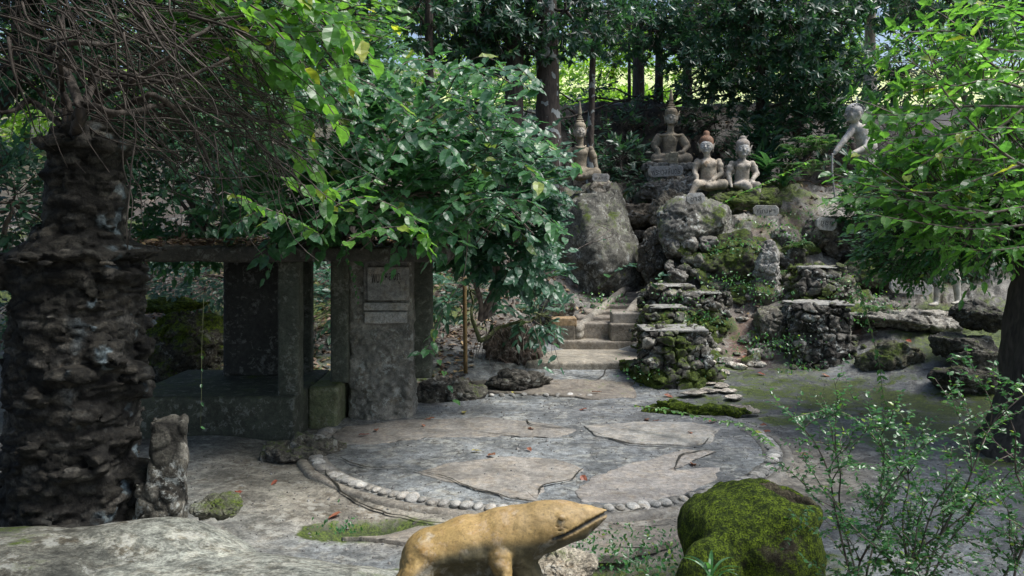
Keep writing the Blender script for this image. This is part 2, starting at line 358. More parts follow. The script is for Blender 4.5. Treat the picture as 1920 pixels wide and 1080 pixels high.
def hgt0(X, Y):
    X = np.asarray(X, float).ravel(); Y = np.asarray(Y, float).ravel(); r = np.zeros(len(X))
    for i in range(0, len(X), 20000):
        s = slice(i, i+20000); d = np.sqrt((X[s, None]-cp[None, :, 0])**2+(Y[s, None]-cp[None, :, 1])**2)
        r[s] = _ker(d) @ _sol[:_n]+_sol[_n]+_sol[_n+1]*X[s]+_sol[_n+2]*Y[s]
    return r
def hgt(X, Y):
    X = np.asarray(X, float).ravel(); Y = np.asarray(Y, float).ravel(); z = hgt0(X, Y); P = np.stack([X, Y, z], 1)
    circ = np.hypot(X-.33, Y-9.6); plaza = 1-smooth(2.9, 4.2, circ)
    slope = smooth(.25, 1.0, z)*smooth(12.3, 13.5, Y)
    near = 1-smooth(5.6, 6.6, Y)
    rough = .012+.07*slope+.05*smooth(3.5, 8, np.abs(X-1))*smooth(9, 5, Y)+.03*near
    z = z*(1-plaza)+0*plaza
    z = z+rough*fbm(P, 1.7, 5, 3)*1.6+.007*fbm(P, 9, 3, 5)+slope*(.10*fbm(P, 4, 5, 6, .62)+.13*(worley(np.stack([X, Y, z*1.4], 1)*2.6+.4*fbm(P, 3, 3, 4)[:, None], 6)[2]-.5))
    st = fbm(P, .9, 3, 11); z = z+slope*.10*(np.abs(np.mod(z*3.2+st, 1)-.5)-.25)
    # shelf just outside the pebble ring
    z = z-.035*smooth(2.62, 2.70, circ)*smooth(3.6, 2.9, circ)
    # mossy hollows behind the near boulder
    for cx, cy, rx, ry, dd in ((-1.2, 6.75, .42, .22, .14), (.75, 5.9, 1.0, .55, .30)):
        z = z-dd*np.exp(-(((X-cx)/rx)**2+((Y-cy)/ry)**2)**2)
    return z
def hz(x, y): return float(hgt([x], [y])[0])
def axis(lo, hi, a, b, fine):
    mid = np.arange(a, b+1e-6, fine); L_, s = [], fine
    x = a
    while x > lo: s *= 1.13; x -= s; L_.append(max(x, lo))
    R2, s, x = [], fine, b
    while x < hi: s *= 1.13; x += s; R2.append(min(x, hi))
    return np.array(L_[::-1]+list(mid)+R2)
gx = axis(-140, 140, -5.5, 8.5, .04); gy = axis(-60, 300, 4.6, 19, .04)
XX, YY = np.meshgrid(gx, gy); Z = hgt(XX, YY); X1, Y1 = XX.ravel(), YY.ravel(); P = np.stack([X1, Y1, Z], 1)
ny, nx = XX.shape; ii = (np.arange(ny-1)[:, None]*nx+np.arange(nx-1)[None]).ravel(); quads = np.stack([ii, ii+1, ii+nx+1, ii+nx], 1)
circ = np.hypot(X1-.33, Y1-9.6); n1 = fbm(P, .55, 4, 21); n2 = fbm(P, 1.6, 4, 22)
tint = np.tile(A(.145, .156, .160), (len(P), 1))
def blend(t, m, c): m = np.clip(m, 0, 1)[:, None]; return t*(1-m)+np.asarray(c)*m
tint = blend(tint, smooth(-.1, .4, n1)*.6, (.095, .10, .104))
ring = smooth(2.55, 2.62, circ)*smooth(3.8, 3.2, circ); tint = blend(tint, ring*smooth(11, 9, Y1)*.8, (.20, .18, .145))
tint = blend(tint, smooth(-1.2, -2.2, X1)*smooth(9.5, 8, Y1)*.6, (.17, .165, .14))
sl = smooth(.25, .9, Z)*smooth(12.5, 13.5, Y1)
tint = blend(tint, sl*.9, (.115, .108, .092)); tint = blend(tint, sl*smooth(.1, .35, n2)*.8, (.12, .08, .055))
soil = np.exp(-(((X1-3.95)/.45)**2+((Y1-14.1)/.6)**2))+np.exp(-(((X1-6.1)/.8)**2+((Y1-14.0)/.25)**2)); tint = blend(tint, soil*1.2, (.14, .075, .05))
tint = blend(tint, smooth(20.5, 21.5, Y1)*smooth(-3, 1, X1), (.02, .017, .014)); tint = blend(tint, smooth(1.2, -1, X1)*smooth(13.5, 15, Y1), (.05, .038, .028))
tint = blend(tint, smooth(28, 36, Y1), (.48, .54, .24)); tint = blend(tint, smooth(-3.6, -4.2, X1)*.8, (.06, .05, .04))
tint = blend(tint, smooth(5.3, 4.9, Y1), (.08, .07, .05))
moss = .12+.33*smooth(-.1, .4, n1)*smooth(2.6, 3.2, circ)
moss = moss+.3*sl*smooth(-.25, .3, n2)+.45*smooth(3.6, 5.2, X1)*smooth(12.8, 11, Y1)*smooth(7.6, 8.6, Y1)+.3*smooth(6.0, 7, X1)*smooth(14.4, 13, Y1)
moss = moss+.9*np.exp(-(((X1-.8)/1.3)**2+((Y1-5.85)/.5)**2))+.9*np.exp(-(((X1+1.2)/.5)**2+((Y1-6.75)/.27)**2))
moss = moss*(1-.75*smooth(2.75, 2.5, circ))-.3*soil; moss = moss*(1-.75*smooth(-1, -1.6, X1)*smooth(9.5, 8.5, Y1)*(np.hypot(X1+1.2, (Y1-6.75)*1.6) > .5)); moss = np.where(Y1 > 20.8, -1., moss)
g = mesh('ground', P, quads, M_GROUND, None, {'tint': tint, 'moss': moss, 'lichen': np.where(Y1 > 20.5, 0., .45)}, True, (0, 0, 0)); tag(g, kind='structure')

# flagstone skins inside the ring (irregular sheets a little proud of the rock floor)
def patch(name, pix, th, col, moss=0., seed=0, rough=.05, lich=.2):
    P0 = np.array([G(x, y)[:2] for x, y in pix]); P2 = []
    for i in range(len(P0)):
        a, b = P0[i], P0[(i+1) % len(P0)]; k = max(2, int(np.linalg.norm(b-a)/.035))
        P2 += [a+(b-a)*t/k for t in range(k)]
    P2 = np.array(P2); q = np.stack([P2[:, 0], P2[:, 1], 0*P2[:, 0]], 1)
    P2 = P2+rough*1.9*np.stack([fbm(q, 4.2, 5, seed, .65), fbm(q, 4.2, 5, seed+5, .65)], 1)
    cen = P2.mean(0); rings = [1, .985, .9, .75, .5, .25]; V = []; n = len(P2)
    top = lambda Q, z: np.stack([Q[:, 0], Q[:, 1], hgt(Q[:, 0], Q[:, 1])*.5+z+.004*fbm(np.stack([Q[:, 0], Q[:, 1], 0*Q[:, 0]], 1), 4, 3, 2)], 1)
    V.append(top(P2, -.03))
    for r in rings: V.append(top(cen+(P2-cen)*r, th if r < 1 else th*.75))
    V.append(top(cen[None], th)); V = np.vstack(V); Q = []
    for k in range(len(rings)):
        i = np.arange(n); j = (i+1) % n; Q.append(np.stack([k*n+i, k*n+j, (k+1)*n+j, (k+1)*n+i], 1))
    i = np.arange(n); Tn = np.stack([len(rings)*n+i, len(rings)*n+(i+1) % n, np.full(n, len(V)-1)], 1)
    o = mesh(name, V, [np.concatenate(Q), Tn], M_CONC, None, T(len(V), col, moss, lich)); tag(o, kind='structure'); return o
patch('paving', [(775, 886), (860, 868), (960, 857), (1045, 862), (1094, 880), (1075, 900), (1020, 912), (1008, 930), (1012, 946), (940, 932), (870, 915), (815, 900)], .010, (.205, .192, .172), .0, 1)
patch('paving', [(1075, 925), (1110, 898), (1190, 868), (1290, 843), (1345, 848), (1300, 862), (1268, 882), (1350, 880), (1335, 905), (1270, 932), (1170, 946), (1095, 945)], .010, (.215, .203, .188), .0, 2)
patch('paving', [(622, 818), (650, 800), (740, 790), (900, 782), (985, 790), (1085, 806), (1050, 822), (940, 818), (800, 822), (700, 834), (640, 834)], .009, (.17, .162, .148), .05, 3)
patch('paving', [(1095, 802), (1190, 793), (1300, 795), (1350, 806), (1330, 830), (1275, 838), (1190, 834), (1120, 818)], .022, (.225, .22, .205), .1, 4, .035)
patch('paving', [(640, 1000), (760, 985), (900, 1002), (1000, 1008), (1260, 985), (1290, 1003), (1180, 1020), (900, 1030), (700, 1018)], .03, (.22, .2, .17), .3, 5)
patch('paving', [(860, 725), (960, 708), (1090, 716), (1180, 712), (1195, 742), (1120, 752), (1060, 744), (930, 736)], .025, (.15, .135, .115), .2, 6, .06)

# ------------------------------------------------------------------ boulders and masonry
bpy.ops.mesh.primitive_ico_sphere_add(subdivisions=6, radius=1); _t = bpy.context.object; _me = _t.data
ICO = np.array([v.co[:] for v in _me.vertices]); ICOF = np.array([p.vertices[:] for p in _me.polygons]); bpy.data.objects.remove(_t)
bpy.ops.mesh.primitive_ico_sphere_add(subdivisions=4, radius=1); _t = bpy.context.object; _me = _t.data
ICO4 = np.array([v.co[:] for v in _me.vertices]); ICOF4 = np.array([p.vertices[:] for p in _me.polygons]); bpy.data.objects.remove(_t)
def boulder(name, c, r, seed, label, cat='boulder', col=(.17, .155, .13), moss=.3, lich=.5, group=None, cuts=10, amp=.13, flat=None, mat=None, small=False, rz=None, tilt=0., taper=0., jag=None):
    rs = np.random.RandomState(seed); D = (ICO4 if small else ICO); Fc = ICOF4 if small else ICOF
    rad = np.full(len(D), 1.)
    for i in range(cuts):
        n = norm(rs.normal(size=3)); dd = rs.uniform(.62, .9); dn = D @ n; t = np.where(dn > .05, dd/np.maximum(dn, .05), 9); rad = -np.log(np.exp(-14*rad)+np.exp(-14*t))/14
    if flat is not None: t = np.where(D[:, 2] > .05, flat/np.maximum(D[:, 2], .05), 9); rad = np.minimum(rad, t)
    V = D*rad[:, None]; V = V*np.asarray(r, float)
    if taper: V = V*np.stack([1-taper*V[:, 2]/r[2], 1-taper*V[:, 2]/r[2], np.ones(len(V))], 1)
    ms = float(np.mean(r)); n_ = fbm(V+seed*3.1, 1.5/ms, 6, seed, .56); rid = 1-np.abs(fbm(V+seed*1.7, 2.6/ms, 4, seed+3))*3.2
    jg = (.16 if jag is None else jag)*ms; w1, w2, wid = worley(V*A(1, 1, 1.35)*1.9/ms+seed+.35*np.stack([fbm(V, 2.5/ms, 3, seed+i) for i in range(3)], 1), seed)
    V = V+D*(jg*(wid-.6)*smooth(0, .12, w2-w1)-jg*.55*smooth(.09, 0, w2-w1))[:, None]
    fine = min(.03, ms*.09); V = V+D*(ms*amp*1.5*n_-ms*.05*np.maximum(rid, 0)**3)[:, None]+D*(fine*fbm(V, 7, 4, seed, .6))[:, None]
    a = rs.uniform(0, 6.28) if rz is None else rz; M = np.array(Matrix.Rotation(a, 3, 'Z') @ Matrix.Rotation(tilt, 3, 'Y'))
    if rz is None and not (abs(r[0]-r[1]) < .3*max(r[0], r[1])): M = np.array(Matrix.Rotation(rs.uniform(-.2, .2), 3, 'Z') @ Matrix.Rotation(tilt, 3, 'Y'))
    V = V @ M.T+np.asarray(c)
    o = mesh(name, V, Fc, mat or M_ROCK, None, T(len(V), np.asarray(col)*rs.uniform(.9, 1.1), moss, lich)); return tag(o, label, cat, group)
def bpx(px, py, d, w, h, depth, *a, **k):
    c = W(px, py, d); return boulder('boulder', c, (w*d/F/2*1.12, depth/2, h*d/F/2*1.12), *a, **k)
bpx(1112, 456, 18.4, 250, 268, 2.4, 1, 'huge conical boulder carrying the leftmost seated statue', col=(.105, .103, .088), moss=.38, lich=.7, cuts=6, taper=.33, jag=.05)
bpx(1305, 425, 16.7, 165, 105, 1.7, 2, 'large pale lichened boulder below the two seated boys', col=(.15, .145, .13), moss=.42, lich=1., jag=.07)
bpx(1385, 378, 17.3, 160, 62, 1.3, 3, 'mossy ledge rock the two seated boys rest on', col=(.15, .14, .11), moss=.62, flat=.62)
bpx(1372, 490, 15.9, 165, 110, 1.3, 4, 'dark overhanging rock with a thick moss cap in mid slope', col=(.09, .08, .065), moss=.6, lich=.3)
rs = np.random.RandomState(15)
for i in range(30):
    px, py = rs.uniform(1252, 1335), rs.uniform(448, 525); c = W(px, py, 16.15-.5*(py-448)/77+rs.uniform(-.1, .1)); s = rs.uniform(.07, .19)
    boulder('rubble_stone', c, (s*rs.uniform(.8, 1.4), s, s*rs.uniform(.7, 1.2)), 700+i, 'broken pale rubble stone heaped under the big lichened boulder', 'stone', col=A(.2, .19, .17)*rs.uniform(.45, 1.4), moss=rs.uniform(0, .6), lich=1., group='rubble heap under the lichened boulder', small=True, amp=.25, tilt=rs.uniform(-.6, .6))
bpx(1290, 500, 16.6, 90, 100, .8, 5, 'dark core rock behind the pale rubble heap', col=(.08, .075, .065), moss=.3, lich=.5)
bpx(1440, 503, 15.1, 58, 104, .5, 6, 'upright pale grey standing rock in the middle of the slope', col=(.24, .235, .22), moss=.15, lich=.9, tilt=.25)
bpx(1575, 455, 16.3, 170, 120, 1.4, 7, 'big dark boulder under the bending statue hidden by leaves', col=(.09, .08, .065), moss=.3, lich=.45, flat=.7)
bpx(1462, 618, 14.3, 110, 80, 1.0, 8, 'low rounded grey boulder above the red soil patch', col=(.17, .16, .135), moss=.4)
bpx(1545, 540, 15.0, 120, 90, 1.0, 9, 'moss-streaked boulder behind the right rubble pedestal', col=(.16, .15, .12), moss=.5)
bpx(1470, 378, 18.0, 125, 42, .9, 10, 'flat brown slab of stone right of the second boy', col=(.24, .20, .155), moss=.1, flat=.5)
bpx(1650, 412, 17.0, 160, 36, 1.2, 11, 'pale flat stone ledge half hidden under the right shrub', col=(.26, .25, .22), moss=.15, flat=.45)
bpx(1715, 596, 13.9, 250, 52, 1.3, 12, 'long pale stone slab in front of the standing statue legs', col=(.23, .22, .195), moss=.25, flat=.45)
bpx(1838, 592, 12.6, 105, 62, .7, 13, 'jagged black rock at the top of the right stone steps', col=(.05, .047, .04), moss=.25, lich=.25, amp=.2)
bpx(1805, 648, 12.5, 120, 60, .8, 14, 'thin upper step stone under the jagged black rock', col=(.10, .095, .08), moss=.35, flat=.5)
bpx(1845, 676, 12.2, 135, 60, .8, 15, 'middle step stone at the right edge', col=(.08, .075, .06), moss=.3, flat=.5)
bpx(1835, 716, 11.8, 175, 80, 1.0, 16, 'thick lowest step stone at the right edge', col=(.065, .06, .048), moss=.3, flat=.5)
bpx(1780, 738, 11.9, 150, 20, .9, 17, 'flat mossy apron stone below the right steps', col=(.13, .13, .08), moss=.5, flat=.5)
bpx(1672, 672, 13.1, 125, 74, .8, 18, 'dark mossy hump of rock right of the tall pedestal', col=(.09, .085, .06), moss=.45)
bpx(345, 655, 12.6, 165, 150, 1.5, 19, 'bright mossy boulder seen through the pavilion posts', col=(.08, .075, .06), moss=.5, mat=M_MOSSY)
bpx(322, 572, 13.6, 150, 26, 1.2, 20, 'mossy stone slab lying above the bright mossy boulder', col=(.16, .16, .1), moss=.9, flat=.6, mat=M_MOSSY)
bpx(560, 848, 9.0, 160, 60, .7, 21, 'dark low rock under the pavilion platform corner', col=(.075, .07, .058), moss=.3, amp=.2)
bpx(400, 948, 5.9, 110, 46, .3, 22, 'small greenish rock beside the short stone stub', col=(.14, .14, .105), moss=.5)
bpx(840, 745, 11.8, 150, 66, .7, 23, 'dark rounded rock behind the pebble arc', col=(.08, .075, .062), moss=.35)
bpx(975, 712, 12.7, 130, 36, .8, 24, 'dark flat rock left of the staircase landing', col=(.07, .065, .055), moss=.2)
bpx(960, 650, 14.0, 120, 80, .8, 25, 'crumbling brown rock among roots left of the stairs', col=(.10, .075, .06), moss=.05, lich=.5, amp=.28)
bpx(1040, 580, 15.6, 70, 90, .8, 26, 'grey rubble rock behind the brick blocks by the stairs', col=(.15, .145, .125), moss=.3, lich=.9, amp=.22)
bpx(1255, 400, 18.5, 110, 80, 1.0, 27, 'dark wedge rock between conical boulder and pale boulder', col=(.1, .09, .07), moss=.2)
bpx(1190, 400, 19.2, 120, 60, 1.0, 28, 'brown flat rock behind the conical boulder', col=(.13, .11, .08), moss=.15, flat=.5)
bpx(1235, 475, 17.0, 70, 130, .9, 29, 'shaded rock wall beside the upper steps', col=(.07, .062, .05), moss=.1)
bpx(1660, 505, 15.4, 150, 90, 1.0, 30, 'mossy rock under the hanging ivy on the right', col=(.13, .13, .1), moss=.5)
bpx(1290, 770, 10.9, 205, 34, .35, 31, 'long low mossy kerb rock in front of the stone pile', col=(.12, .12, .09), moss=.85, mat=M_MOSSY, flat=.7, rz=-.12)
bpx(1050, 1062, 4.3, 130, 60, .3, 32, 'pale rock end beside the frog statue foot', col=(.2, .18, .14), moss=.2)
# stairs through the gap above: rough steps
for i, (px, py, d, w) in enumerate(((1205, 498, 17.7, 75), (1212, 470, 18.2, 70), (1216, 440, 18.7, 62), (1222, 408, 19.3, 60))):
    bpx(px, py, d, w, 30, .7, 40+i, ['lowest', 'second', 'third', 'topmost'][i]+' rough stone step in the dark gap above the staircase', col=(.11, .095, .075), moss=.1, flat=.45, small=True, group='rough steps in the gap')
# small rocks scattered on the slope
rs = np.random.RandomState(5); k = 0
while k < 120:
    px, py = rs.uniform(1215, 1680), rs.uniform(420, 680)
    d = 13.2+(690-py)/340*3.6; x, y = (px-960)*d/F, d; s = rs.uniform(.05, .17)
    boulder('rock', (x, y, hz(x, y)+s*.25), (s*rs.uniform(.8, 1.5), s, s*rs.uniform(.5, .9)), 100+k, 'small loose rock on the rocky statue slope', 'rock', col=(A(.2, .185, .16)*rs.uniform(.5, 1.3)), moss=rs.uniform(0, .6), lich=.9, group='small rocks on the slope', small=True); k += 1
for i, (px, py, w) in enumerate(((1300, 742, 60), (1330, 738, 52), (1352, 730, 46), (1318, 727, 50), (1340, 720, 44), (1365, 738, 40), (1378, 748, 42), (1392, 768, 50), (1405, 775, 40))):
    c = G(px, py); boulder('flat_stone', (c[0], c[1], .03+.05*(748-py)/28*(i < 6)), (w/2*c[1]/F, .13, .035), 300+i, 'pale flat stone in the little heap behind the mossy kerb rock', 'stone', col=(.34, .31, .265), moss=0, lich=.4, group='heap of flat stones', small=True, flat=.6)
for i, (px, py, w) in enumerate(((1358, 603, 26), (1385, 663, 34), (1345, 690, 24), (1370, 650, 22), (1335, 640, 22), (1420, 660, 28))):
    d = 13.6; x, y = (px-960)*d/F, 13.2+(690-py)/340*3.6; boulder('pale_stone', (x, y, hz(x, y)+.03), (w/2*d/F, .12, .05), 320+i, 'whitish flat stone on the slope between the two front pedestals', 'stone', col=(.42, .40, .36), moss=0, lich=.3, group='whitish stones between the pedestals', small=True)

while k < 210:
    px, py = rs.uniform(1225, 1660), rs.uniform(395, 640)
    if 1340 < px < 1420 and py > 520: continue
    d = 13.2+(690-py)/340*3.6; x, y = (px-960)*d/F, d; s = rs.uniform(.12, .30)
    boulder('rock', (x, y+.1, hz(x, y)+s*.1), (s*rs.uniform(.9, 1.5), s, s*rs.uniform(.7, 1.1)), 100+k, 'knobbly half-buried rock on the rocky statue slope', 'rock', col=(A(.19, .175, .15)*rs.uniform(.35, 1.0)), moss=rs.uniform(0.2, .75), lich=.9, group='half-buried rocks on the slope', small=True, amp=.25, tilt=rs.uniform(-.5, .5)); k += 1
# near boulder the frog stands on
def near_boulder():
    s = Sdf((-3.4, 2.4, .0), (.6, 5.4, 1.1), .03)
    s.ell((-1.25, 3.75, .26), (1.6, 1.05, .52), (0, .03, .10), .05); s.ell((-2.6, 4.2, .3), (.9, .9, .50), None, .2); s.ell((-2.0, 4.55, .28), (.75, .6, .50), None, .15); s.ell((-.4, 3.35, .25), (.8, .55, .42), None, .2)
    s.displace(lambda P: .05*fbm(P, 1.3, 5, 61)+.022*fbm(P, 7, 5, 62, .62), .13)
    V, Q = s.extract(); n = fbm(V, 1.5, 4, 63)
    left = smooth(-1.6, -2.4, V[:, 0])
    o = mesh('boulder', V, Q, M_ROCK, None, T(len(V), blend(np.tile(A(.17, .178, .155), (len(V), 1)), left*.9, (.085, .085, .07)), -.05+.3*smooth(0, .4, n)+.12*left, .5))
    tag(o, 'broad pale near boulder under the frog statue in the foreground', 'boulder')
near_boulder()

def masonry(s, freq, depth, seed, squash=1.0):
    def fn(P):
        Q = P*freq*A(1, 1, squash)+.5*np.stack([fbm(P, 4, 2, seed+i) for i in range(3)], 1)
        f1, f2, idv = worley(Q, seed); return depth*(smooth(0, .24, f2-f1)*(.35+1.1*idv)-.55)+depth*.9*fbm(P, 11, 5, seed, .62)
    s.displace(fn, depth*1.6)
def mason_attr(V, freq, seed, squash, c, var=.7):
    Q = V*freq*A(1, 1, squash)+.5*np.stack([fbm(V, 4, 2, seed+i) for i in range(3)], 1); f1, f2, idv = worley(Q, seed)
    g = 1-var/2+var*np.mod(idv*7.3, 1); t = np.asarray(c)*g[:, None]; pale = smooth(.84, .87, np.mod(idv*13.7, 1)); t = blend(t, pale*.8, np.asarray(c)*2.1+.02); return t*(.35+.65*smooth(.02, .2, f2-f1))[:, None]
# rough stone column at the left with a shrub on top
root = empty('stone_column', (-2.53, 5, .5), 'tall dark column of rough stones with a gnarled shrub on top, left edge', 'column')
def column():
    x0, y0 = -2.57, 5.05
    s = Sdf((x0-.85, y0-.75, .35), (x0+.75, y0+.75, 3.0), .016)
    s.cone((x0-.06, y0, .45), (x0-.0, y0, 2.1), .37, .345, .02); s.ell((x0-.0, y0, 2.2), (.41, .41, .05), None, .02)
    s.cone((x0+.04, y0, 2.1), (x0+.04, y0, 2.78), .235, .215, .02); s.ell((x0+.04, y0, 2.84), (.25, .25, .05), None, .02)
    s.box((x0-.5, y0, 2.1), (.35, .25, .10), None, .04, .04)
    rs = np.random.RandomState(3)
    for i in range(34):
        z = rs.uniform(.6, 2.1); a = rs.uniform(-1.9, .6); r = .36-.02*(z-.5)
        s.ell((x0+math.cos(a)*r, y0+math.sin(a)*r, z), (rs.uniform(.05, .11), rs.uniform(.05, .10), rs.uniform(.025, .05)), (0, rs.uniform(-.4, .4), a), .02)
    s.ell((x0+.36, y0-.1, 1.55), (.10, .08, .035), (0, .2, 0), .02)
    s.displace(lambda P: .06*fbm(P*A(1, 1, 2.6), 5.5, 6, 70, .62)+.03*fbm(P, 2.5, 3, 75), .11); masonry(s, 8.5, .022, 71, 2.6); V, Q = s.extract()
    t = mason_attr(V, 8.5, 71, 2.6, (.020, .0185, .015), 1.2); n = fbm(V, 7, 3, 74); t = blend(t, smooth(.35, .45, n)*smooth(-2.5, -2.2, V[:, 0])*.8, (.13, .17, .19))
    mesh('stonework', V, Q, M_ROCK, root, T(len(V), t, .05, .05))
column()
def stub():
    x0, y0 = -2.02, 5.0
    s = Sdf((x0-.25, y0-.25, .4), (x0+.25, y0+.25, 1.5), .012)
    s.box((x0, y0, .88), (.10, .10, .37), (0, .03, .3), .03, .01); s.box((x0-.03, y0, .66), (.11, .11, .2), None, .04, .05)
    s.displace(lambda P: .03*fbm(P, 6, 4, 78), .05); masonry(s, 9, .014, 77, 1.); V, Q = s.extract()
    o = mesh('stone_stub', V, Q, M_ROCK, None, T(len(V), mason_attr(V, 9, 77, 1., (.07, .066, .054), .8), .3, .7)); tag(o, 'short upright stone stub beside the dark rough column', 'stone post')
stub()
def pedestal(px, pytop, pybase, d, wpx, label, seed, col=(.16, .15, .13), moss=.4, taper=1.25, slab=True, dep=.85):
    zt = CAMZ-(pytop-HY)*d/F; zb = CAMZ-(pybase-HY)*d/F; x = (px-960)*d/F; w = wpx*d/F/2; y = d+w*.8
    e = empty('rubble_pedestal', (x, y, zb), label, 'pedestal', None)
    s = Sdf((x-w*1.7, y-w*1.7*dep, zb-.25), (x+w*1.7, y+w*1.7*dep, zt+.08), .017)
    n = 5
    s.cone((x, y, zb-.1), (x, y, zt-.06-w*.55), w*taper, w*.98, .02); s.box((x, y, (zb+zt)/2-.02), (w*.95, w*.9*dep, (zt-zb)/2-.03), None, .05, .06)
    # trim everything above the slab underside
    sl, X, Y, Zg = s.win(A(-99, -99, zt-.05), A(99, 99, 99)); s.F[sl] = np.maximum(s.F[sl], (Zg-(zt-.05))+0*X+0*Y)
    rz_ = np.random.RandomState(seed+7)
    for i in range(26):
        a = rz_.uniform(0, 6.28); zz = rz_.uniform(zb, zt-.12); g_ = 1+(taper-1)*(zt-zz)/(zt-zb); b_ = rz_.uniform(.06, .15); s.box((x+math.cos(a)*w*.95*g_, y+math.sin(a)*w*.95*g_, zz), (b_, b_*.8, b_*.6), (rz_.uniform(-.5, .5), rz_.uniform(-.5, .5), a), .03, .03)
    s.displace(lambda P: .13*fbm(P, 3.2, 5, seed+40, .62), .17); masonry(s, 4.6, .07, seed, 1.5); V, Q = s.extract()
    low = smooth(zt-.3*(zt-zb), zb, V[:, 2])
    mesh('rubble_body', V, Q, M_ROCK, e, T(len(V), mason_attr(V, 4.6, seed, 1.5, np.asarray(col)*.8, 1.2), moss+.35*low+.45*fbm(V, 2.5, 3, seed)-.05, .9))
    if slab:
        s = Sdf((x-w*1.4, y-w*1.4, zt-.09), (x+w*1.4, y+w*1.4, zt+.06), .012)
        s.box((x, y-.02, zt-.02), (w*1.0, w*.98*dep, .028), None, .02, .01)
        s.displace(lambda P: (.055*fbm(P*A(1, 1, .2), 4, 4, seed)-.02)*smooth(.2, 1., np.maximum(np.abs(P[:, 0]-x), np.abs(P[:, 1]-y))/w)+.012*fbm(P, 12, 3, seed), .08); V, Q = s.extract()
        mesh('slab_top', V, Q, M_CONC, e, T(len(V), (.20, .198, .185), .2, .7))
    return e
pedestal(1268, 618, 722, 12.7, 124, 'front left rubble pedestal with a wavy grey slab top', 81, moss=.5, taper=1.42)
pedestal(1548, 570, 700, 13.4, 112, 'tall dark square rubble pedestal with a thin grey slab, right front', 82, (.085, .08, .07), .15, 1.05)
pedestal(1545, 500, 590, 14.6, 88, 'mossy rubble pedestal behind the tall dark one', 83, moss=.5)
pedestal(1252, 575, 640, 14.0, 74, 'small mossy rubble pedestal right of the staircase foot', 84, moss=.55)
pedestal(1262, 535, 600, 14.9, 84, 'mossy rubble pedestal highest beside the staircase', 85, moss=.5)
pedestal(1322, 548, 615, 14.5, 70, 'rubble pedestal with round boulders under its flat slab', 86, moss=.45)

# hollow mossy stump
def stump():
    d = 5.3; c = W(1412, 1010, d); x, y = c[0], c[1]
    s = Sdf((x-.62, y-.55, .0), (x+.62, y+.55, .92), .012)
    s.cone((x-.02, y, .0), (x+.05, y, .36), .47, .38, .02); s.ell((x-.12, y-.02, .48), (.33, .33, .27), None, .08)
    s.ell((x+.13, y, .62), (.30, .30, .13), (0, .10, 0), .08)
    s.ell((x+.22, y+.0, .80), (.19, .17, .24), None, .03, True)
    s.ell((x-.36, y-.34, .25), (.2, .15, .3), None, .06)
    s.displace(lambda P: .035*fbm(P*A(1, 1, .6), 4, 4, 91)+.02*fbm(P*A(1, 1, .5), 12, 4, 92)+.006*fbm(P, 40, 2, 93), .09)
    V, Q = s.extract(); inn = np.hypot((V[:, 0]-x-.2)/.2, (V[:, 1]-y)/.17) < 1
    n = fbm(V, 3.5, 4, 94); m = .86+.7*n; m = np.where(inn & (V[:, 2] < .74), .3, m)
    o = mesh('hollow_stump', V, Q, M_MOSSY, None, T(len(V), (.085, .075, .05), m, .15)); tag(o, 'bright moss-covered hollow stump with an open rim, bottom right', 'stump')
stump()

# ------------------------------------------------------------------ pebble ring
grp = 'white pebbles set in the ring kerb'; k = 0
PB = []
for v in range(3):
    rs = np.random.RandomState(400+v); D = ICO4; V = D*A(.051, .078, .032)*(1+.12*fbm(D*1., 1.3, 3, v))[:, None]; PB.append(V)
pmesh = []
for V in PB*2:
    o = mesh('kerb_pebble', V, ICOF4, M_CONC, None, T(len(V), A(.31, .305, .285)*(.55+.13*len(pmesh)), .0+.2*(len(pmesh) == 1), .2), True, (0, 0, 0)); pmesh.append(o.data); bpy.data.objects.remove(o)
rs = random.Random(9)
def pebble(ang, R=2.5, s=1.):
    x, y = .33+R*math.sin(ang), 9.6-R*math.cos(ang); o = bpy.data.objects.new('kerb_pebble', rs.choice(pmesh)); link(o)
    o.location = (x, y, hz(x, y)+.014); o.rotation_euler = (rs.uniform(-.15, .15), rs.uniform(-.15, .15), ang+rs.uniform(-.25, .25)); q = s*rs.uniform(.7, 1.18); o.scale = (q, q*rs.uniform(.9, 1.1), q)
    tag(o, 'pale rounded pebble set in the circular kerb of the plaza', 'pebble', grp)
a = -1.72
while a < 1.72:
    if not (-.06 < a < .10) and rs.random() > .05: pebble(a, s=1.0 if abs(a) < 1.2 else .95)
    a += .0425*rs.uniform(.92, 1.1)
a = 2.83
while a < 3.5: pebble(a, 2.45, .85); a += .062*rs.uniform(.9, 1.15)
# cement band outside the ring
def band(a0, a1, r0, r1, h, col, seed):
    n = int(abs(a1-a0)/.012); A_ = np.linspace(a0, a1, n); V = []
    for r, z in ((r0, -.03), (r0+.005, h), ((r0+r1)/2, h+.004), (r1-.01, h-.004), (r1, -.06)):
        rr = r+.03*fbm(np.stack([A_*6, 0*A_+r*3, 0*A_], 1), 1, 3, seed)*(r > r0+.01); x = .33+rr*np.sin(A_); y = 9.6-rr*np.cos(A_); V.append(np.stack([x, y, hgt(x, y)*.3+z], 1))
    V = np.vstack(V); i = np.arange(n-1); Q = np.concatenate([np.stack([k*n+i, (k+1)*n+i, (k+1)*n+i+1, k*n+i+1], 1) for k in range(4)])
    o = mesh('kerb_band', V, Q, M_CONC, None, T(len(V), col, .08, .4)); tag(o, kind='structure')
band(-1.4, -.12, 2.58, 2.68, .008, (.18, .165, .14), 3); band(.14, 1.6, 2.585, 2.70, .008, (.18, .17, .15), 4)
band(-1.75, 1.75, 2.38, 2.60, .006, (.17, .165, .15), 5)

